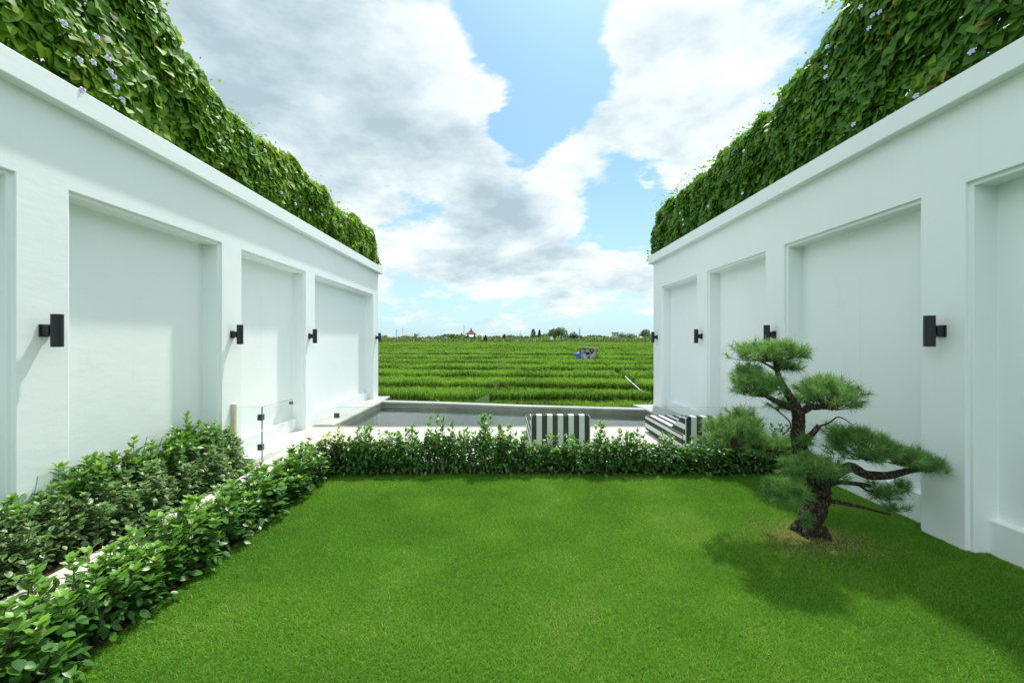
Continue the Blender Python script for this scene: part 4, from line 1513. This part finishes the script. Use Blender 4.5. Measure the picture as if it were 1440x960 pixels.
M['tile_roof'] = m_plain('terracotta_roof', (0.24, 0.10, 0.065), 0.85, 0.2, var=0.3, scale=3)
M['brown_roof'] = m_plain('brown_tile_roof', (0.13, 0.055, 0.040), 0.85, 0.2, var=0.3, scale=3)
M['render'] = m_plain('pale_render', (0.52, 0.49, 0.43), 0.8, 0.2)
M['greyrender'] = m_plain('grey_render', (0.22, 0.23, 0.25), 0.8, 0.2)
M['window'] = m_plain('dark_window_glass', (0.03, 0.035, 0.04), 0.15, 0.6)
M['wood'] = m_plain('weathered_wood', (0.10, 0.075, 0.055), 0.85, 0.2, var=0.3)
M['thatch'] = m_plain('rusty_sheet', (0.48, 0.38, 0.32), 0.8, 0.3, var=0.3, scale=6)
M['white_paint'] = m_plain('white_paint', (0.75, 0.75, 0.72), 0.5, 0.4)
M['blue_plastic'] = m_plain('blue_plastic', (0.03, 0.12, 0.34), 0.4, 0.5, var=0.25, scale=3)
M['dark_cloth'] = m_plain('dark_cloth', (0.02, 0.022, 0.03), 0.9, 0.1)
M['straw'] = m_plain('straw', (0.38, 0.25, 0.10), 0.9, 0.1, var=0.3)


def house(px, base_py, Y, wpx, hpx, wallm, roofm, lab, storeys=1, flat=False):
    b = at(px, base_py, Y)
    b.z = 1.2
    W = wpx * Y / F
    H = at(px, base_py - hpx, Y).z - 1.2
    root = empty('house', b)
    tag(root, lab, 'house', 'houses far beyond the rice field')
    hw = H * (0.62 if not flat else 0.93)
    D = max(W * 0.8, 3)
    MB().box(-W * .44, W * .44, 0, D, -0.3, hw).build('wall', wallm, root)
    if flat:
        MB().box(-W * .5, W * .5, -.3, D + .3, hw + .002, H).build('roof', roofm, root)
    else:
        e = W * .55
        vs = [(-e, -.5, hw + .002), (e, -.5, hw + .002), (e, D + .5, hw + .002), (-e, D + .5, hw + .002), (-e * .35, D / 2, H), (e * .35, D / 2, H)]
        MB().add(vs, [(0, 1, 5, 4), (1, 2, 5), (2, 3, 4, 5), (3, 0, 4), (3, 2, 1, 0)]).build('roof', roofm, root)
    for s in range(storeys):
        z0 = hw * (s + .30) / storeys
        for xk in (-.25, .25):
            fr = MB().box(xk * W - W * .07, xk * W + W * .07, -.05, -.003, z0, z0 + hw * .38 / storeys).build('window', M['window'], root)
    MB().box(-W * .05, W * .05, -.05, -.003, 0, hw * .62 / storeys).build('door', M['wood'], root)
    return root


house(543, 479, 190, 9, 7, M['render'], M['tile_roof'], 'brown roofed house half hidden by the far lamp of the hedge side wall')
house(562, 479, 200, 8, 5, M['render'], M['render'], 'small pale walled house left of the banana plant')
house(569, 479, 230, 14, 8, M['render'], M['tile_roof'], 'wide terracotta roofed house left of the banana plant')
house(602, 479, 240, 10, 6.5, M['render'], M['tile_roof'], 'low red roofed house right of the banana plant')
house(617, 479, 230, 7, 5.5, M['render'], M['tile_roof'], 'small red roofed house behind the ragged palm')
house(628, 479, 240, 9, 6, M['render'], M['tile_roof'], 'pale pink house between the ragged palm and gazebo')
house(699, 479, 240, 17, 7.5, M['render'], M['tile_roof'], 'wide red roofed house to the right of the gazebo')
house(732, 479, 220, 8, 9, M['greyrender'], M['greyrender'], 'grey roofed house under the thin tall mast')
house(866.5, 479, 170, 8, 12, M['render'], M['greyrender'], 'grey two storey flat roofed house right of the hut', 2, True)
house(903, 479, 150, 9, 6, M['render'], M['render'], 'cream house in front of the large dark tree')


def gazebo():
    Y = 118.0
    b = at(662.6, 479.6, Y)
    b.z = 1.22
    root = empty('gazebo', b)
    tag(root, 'open gazebo with steep red tiled roof beyond the rice', 'gazebo')
    k = Y / F
    zt = at(0, 470.2, Y).z - b.z
    za = at(0, 463.2, Y).z - b.z
    e = 8.4 * k
    MB().box(-5.6 * k, 5.6 * k, -5.6 * k, 5.6 * k, -.2, .22).build('floor', M['render'], root)
    for sx in (-1, 1):
        for sy in (-1, 1):
            x, y = sx * 4.6 * k, sy * 4.6 * k
            MB().box(x - .13, x + .13, y - .13, y + .13, .222, zt).build('post', M['wood'], root)
    vs = [(-e, -e, zt), (e, -e, zt), (e, e, zt), (-e, e, zt), (-e * .46, -e * .46, zt + (za - zt) * .46), (e * .46, -e * .46, zt + (za - zt) * .46), (e * .46, e * .46, zt + (za - zt) * .46), (-e * .46, e * .46, zt + (za - zt) * .46), (0, 0, za)]
    rf = MB().add(vs, [(0, 1, 5, 4), (1, 2, 6, 5), (2, 3, 7, 6), (3, 0, 4, 7), (4, 5, 8), (5, 6, 8), (6, 7, 8), (7, 4, 8), (3, 2, 1, 0)]).build('roof', M['brown_roof'], root)
    MB().tube([(0, 0, za - .1), (0, 0, za + .22), (0, 0, za + .3)], [.22, .2, .05], 8).build('finial', M['dark_cloth'], rf)
    MB().box(-4.4 * k, 4.4 * k, 4.2 * k, 4.4 * k, .23, .8).build('railing', M['wood'], root)


gazebo()


def hut():
    Y = 29.3
    b = at(827, 504.5, Y)
    root = empty('field_hut', (b.x, Y, b.z))
    tag(root, 'tiny patched field hut under a crooked sheet roof amid the rice', 'hut')
    m, t, out = mat('patched_tarpaulin')
    p = t.new('ShaderNodeTexCoord').outputs['Object']
    n1_ = t.mr(t.noise(p, 3.2, 4, 0.6), 0.48, 0.54, 0, 1)
    n2_ = t.mr(t.noise(t.vmath('ADD', p, (4, 2, 7)), 4.2, 3, 0.5), 0.54, 0.58, 0, 1)
    c = t.mix(n1_, (0.42, 0.43, 0.42, 1), (0.20, 0.22, 0.23, 1))
    c = t.mix(n2_, c, (0.035, 0.05, 0.045, 1))
    t.l.new(principled(t, c, 0.8, 0.2).outputs[0], out.inputs[0])
    w_, h_ = 0.48, 0.74
    vs = [(-w_, 0, 0), (w_ * .6, -.03, 0), (w_, 0.1, 0), (w_, .8, 0), (-w_, .8, 0), (-w_ * .98, 0, h_), (w_ * .6, .02, h_ - .06), (w_ * .98, 0.1, h_ - .08), (w_, .8, h_ - .05), (-w_, .8, h_)]
    MB().add(vs, [(0, 1, 6, 5), (1, 2, 7, 6), (2, 3, 8, 7), (3, 4, 9, 8), (4, 0, 5, 9)]).build('wall', m, root)
    MB().box(-.12, .08, -.045, -.012, .30, .46).build('window', M['dark_cloth'], root)
    vs = [(-.62, -.25, h_ + .10), (.64, -.22, h_ - .0), (.66, .95, h_ - .0), (-.60, .95, h_ + .1)]
    vs = vs + [(x, y, z + .05) for x, y, z in vs]
    MB().add(vs, [(3, 2, 1, 0), (4, 5, 6, 7), (0, 1, 5, 4), (1, 2, 6, 5), (2, 3, 7, 6), (3, 0, 4, 7)]).build('roof', M['thatch'], root)
    for x, y in ((-.55, -.1), (.58, -.1)):
        MB().tube([(x, y, -.1), (x, y, h_)], .022, 6).build('post', M['wood'], root)
    dr = empty('plastic_drum', (at(811.5, 504, 29.2).x, 29.2, b.z - .05))
    tag(dr, 'blue plastic drum standing left of the patched hut', 'drum')
    MB().tube([(0, 0, 0), (0, 0, .05), (0, 0, .17), (0, 0, .185), (0, 0, .2), (0, 0, .33), (0, 0, .345), (0, 0, .36), (0, 0, .45), (0, 0, .49)], [.25, .27, .27, .285, .27, .27, .285, .27, .27, .22], 18).build('barrel', M['blue_plastic'], dr, smooth=True)
    MB().tube([(.1, 0, .49), (.1, 0, .52)], .04, 10).build('cap', M['white_paint'], dr)


hut()


def pole(px, top_py, Y, r, m, lab, arm=True):
    b = at(px, 479, Y)
    root = empty('utility_pole', (b.x, Y, 1.2))
    tag(root, lab, 'pole', 'poles on the skyline')
    h = at(px, top_py, Y).z - 1.2
    MB().tube([(0, 0, -.3), (0, 0, h)], [r, r * .6], 7).build('shaft', m, root)
    if arm:
        MB().box(-.7, .7, -.05, .05, h - .6, h - .5).build('crossarm', m, root)


pole(557.5, 462.5, 160, .11, M['greyrender'], 'thin grey pole left of the banana plant, nearer the wall')
pole(566.5, 461.5, 180, .11, M['greyrender'], 'thin grey pole left of the banana plant, nearer to it')
pole(652.5, 457, 150, .10, M['greyrender'], 'tall thin mast just left of the gazebo', False)
pole(732.4, 464, 170, .10, M['greyrender'], 'thin mast rising above the grey roofed house', False)
pole(815.3, 461.5, 140, .17, M['wood'], 'stout dark pole beside the blue green tree', False)


def banana_plant(px, base, Y, s, lab, ragged=False, seed=1):
    rg = random.Random(seed)
    b = at(px, base, Y)
    root = empty('banana_plant', (b.x, Y, 1.22))
    tag(root, lab, 'banana plant')
    MB().tube([(0, 0, -.2), (.03 * s, 0, s * .28), (0, 0, s * .56)], [.16, .13, .09], 8).build('stem', M['tree_pale'] if not ragged else M['wood'], root, tint=.3)
    dirs = [(-1.0, -.2, .35), (.75, .1, .95), (.9, -.3, .25), (-.5, .4, .8), (.1, -.7, .9), (-.8, -.5, -.1), (.5, .5, .5), (.3, -.4, .1)]
    if ragged:
        dirs = [(-.9, 0, .9), (.6, .2, .1), (.2, -.4, .3), (-.4, .3, .2)]
    for dx_, dy_, dz_ in dirs:
        d_ = Vector((dx_, dy_, dz_)).normalized()
        sd_ = d_.cross(Vector((0, 0, 1))).normalized()
        L = s * rg.uniform(.62, .9)
        vs, fs = [], []
        for i in range(8):
            t = i / 7
            wv = s * .11 * (math.sin(PI * t ** .8) ** .7 if 0 < t < 1 else .05)
            c = Vector((0, 0, s * .52)) + d_ * L * t + Vector((0, 0, -.45 * L * t * t))
            vs += [c - sd_ * wv - Vector((0, 0, wv * .5)), c, c + sd_ * wv - Vector((0, 0, wv * .5))]
        for i in range(7):
            a = i * 3
            fs += [(a, a + 1, a + 4, a + 3), (a + 1, a + 2, a + 5, a + 4)]
        MB().add(vs, fs).build('leaf', M['banana'], root, smooth=True, tint=rg.uniform(.2, .9))


banana_plant(584, 479.5, 112, 2.9, 'ragged green banana plant standing alone at the far field edge', seed=1)
banana_plant(609, 479.5, 130, 2.3, 'dark ragged palm leaning right of the banana plant', True, 2)
banana_plant(656, 479.5, 122, 2.0, 'dark ragged palm hard against the gazebo', True, 5)
banana_plant(629, 479.5, 150, 2.4, 'small dark palm left of the gazebo before the pale house', True, 8)


def scarer(px, base, Y, h, m, lab, name='bird_scarer'):
    b = at(px, base, Y)
    root = empty(name, (b.x, Y, 1.0))
    tag(root, lab, 'bird scarer')
    MB().tube([(0, 0, -.3), (0, 0, h)], .03, 6).build('pole', M['wood'], root)
    vs = [(-.05, 0, h), (.25, .02, h - .1), (.55, .1, h * .45), (.5, -.1, h * .2), (-.35, .06, h * .22), (-.3, -.05, h * .5)]
    v2 = [(x, y + .12, z) for x, y, z in vs]
    n_ = len(vs)
    MB().add(vs + v2, [tuple(range(n_)), tuple(range(n_, 2 * n_))[::-1]] + [(i, n_ + i, n_ + (i + 1) % n_, (i + 1) % n_) for i in range(n_)]).build('cloth', m, root)


scarer(775, 479.5, 106, 1.65, M['white_paint'], 'white cloth bird scarer in front of the big rounded tree')
scarer(682, 479.5, 106, 1.9, M['dark_cloth'], 'black cloth bird scarer right of the gazebo')

# poles and scraps in the rice
p0, p1 = at(879, 529, 15.4), at(900, 548, 14.2)
wp = MB().tube([p0, (p0 + p1) / 2, p1, p1 + (p1 - p0) * .25], .014, 8).build('white_pipe', M['white_paint'], smooth=True)
tag(wp, 'long white pipe lying slanted across the rice rows', 'pipe')
ws = empty('plastic_sheet', at(862, 523, 17.3))
tag(ws, 'small white plastic sheet caught on a stick in the rice', 'plastic sheet')
MB().tube([(0, 0, -.4), (0, 0, .02)], .012, 6).build('stick', M['wood'], ws)
MB().add([(-.06, 0, .06), (.08, -.04, -.02), (.10, .02, -.05), (-.03, .05, .02), (-.06, 0, .045), (.08, -.04, -.035), (.10, .02, -.065), (-.03, .05, .005)], [(0, 1, 2, 3), (7, 6, 5, 4), (0, 1, 5, 4), (1, 2, 6, 5), (2, 3, 7, 6), (3, 0, 4, 7)]).build('sheet', M['white_paint'], ws)
sw = empty('straw_bundle', at(697, 541, 15.3))
tag(sw, 'small tan bundle of dry straw among the green rice', 'straw bundle')
sb = MB()
for k in range(26):
    a = rnd.uniform(0, 6.28)
    rr0 = rnd.uniform(0.02, .16)
    sb.tube([(0.02 * math.cos(a), .02 * math.sin(a), -.25), (.4 * rr0 * math.cos(a), .4 * rr0 * math.sin(a), -.02), (rr0 * math.cos(a), rr0 * math.sin(a), rnd.uniform(.02, .12))], .006, 4)
sb.build('stalks', M['straw'], sw)
tag(MB().box(-0.055, 0.055, -0.02, 0.02, -0.5, 0.12).build('marker_stake', M['wood']), 'dark short stake beside the white pipe in the rice', 'stake').location = at(890, 536, 15.0)
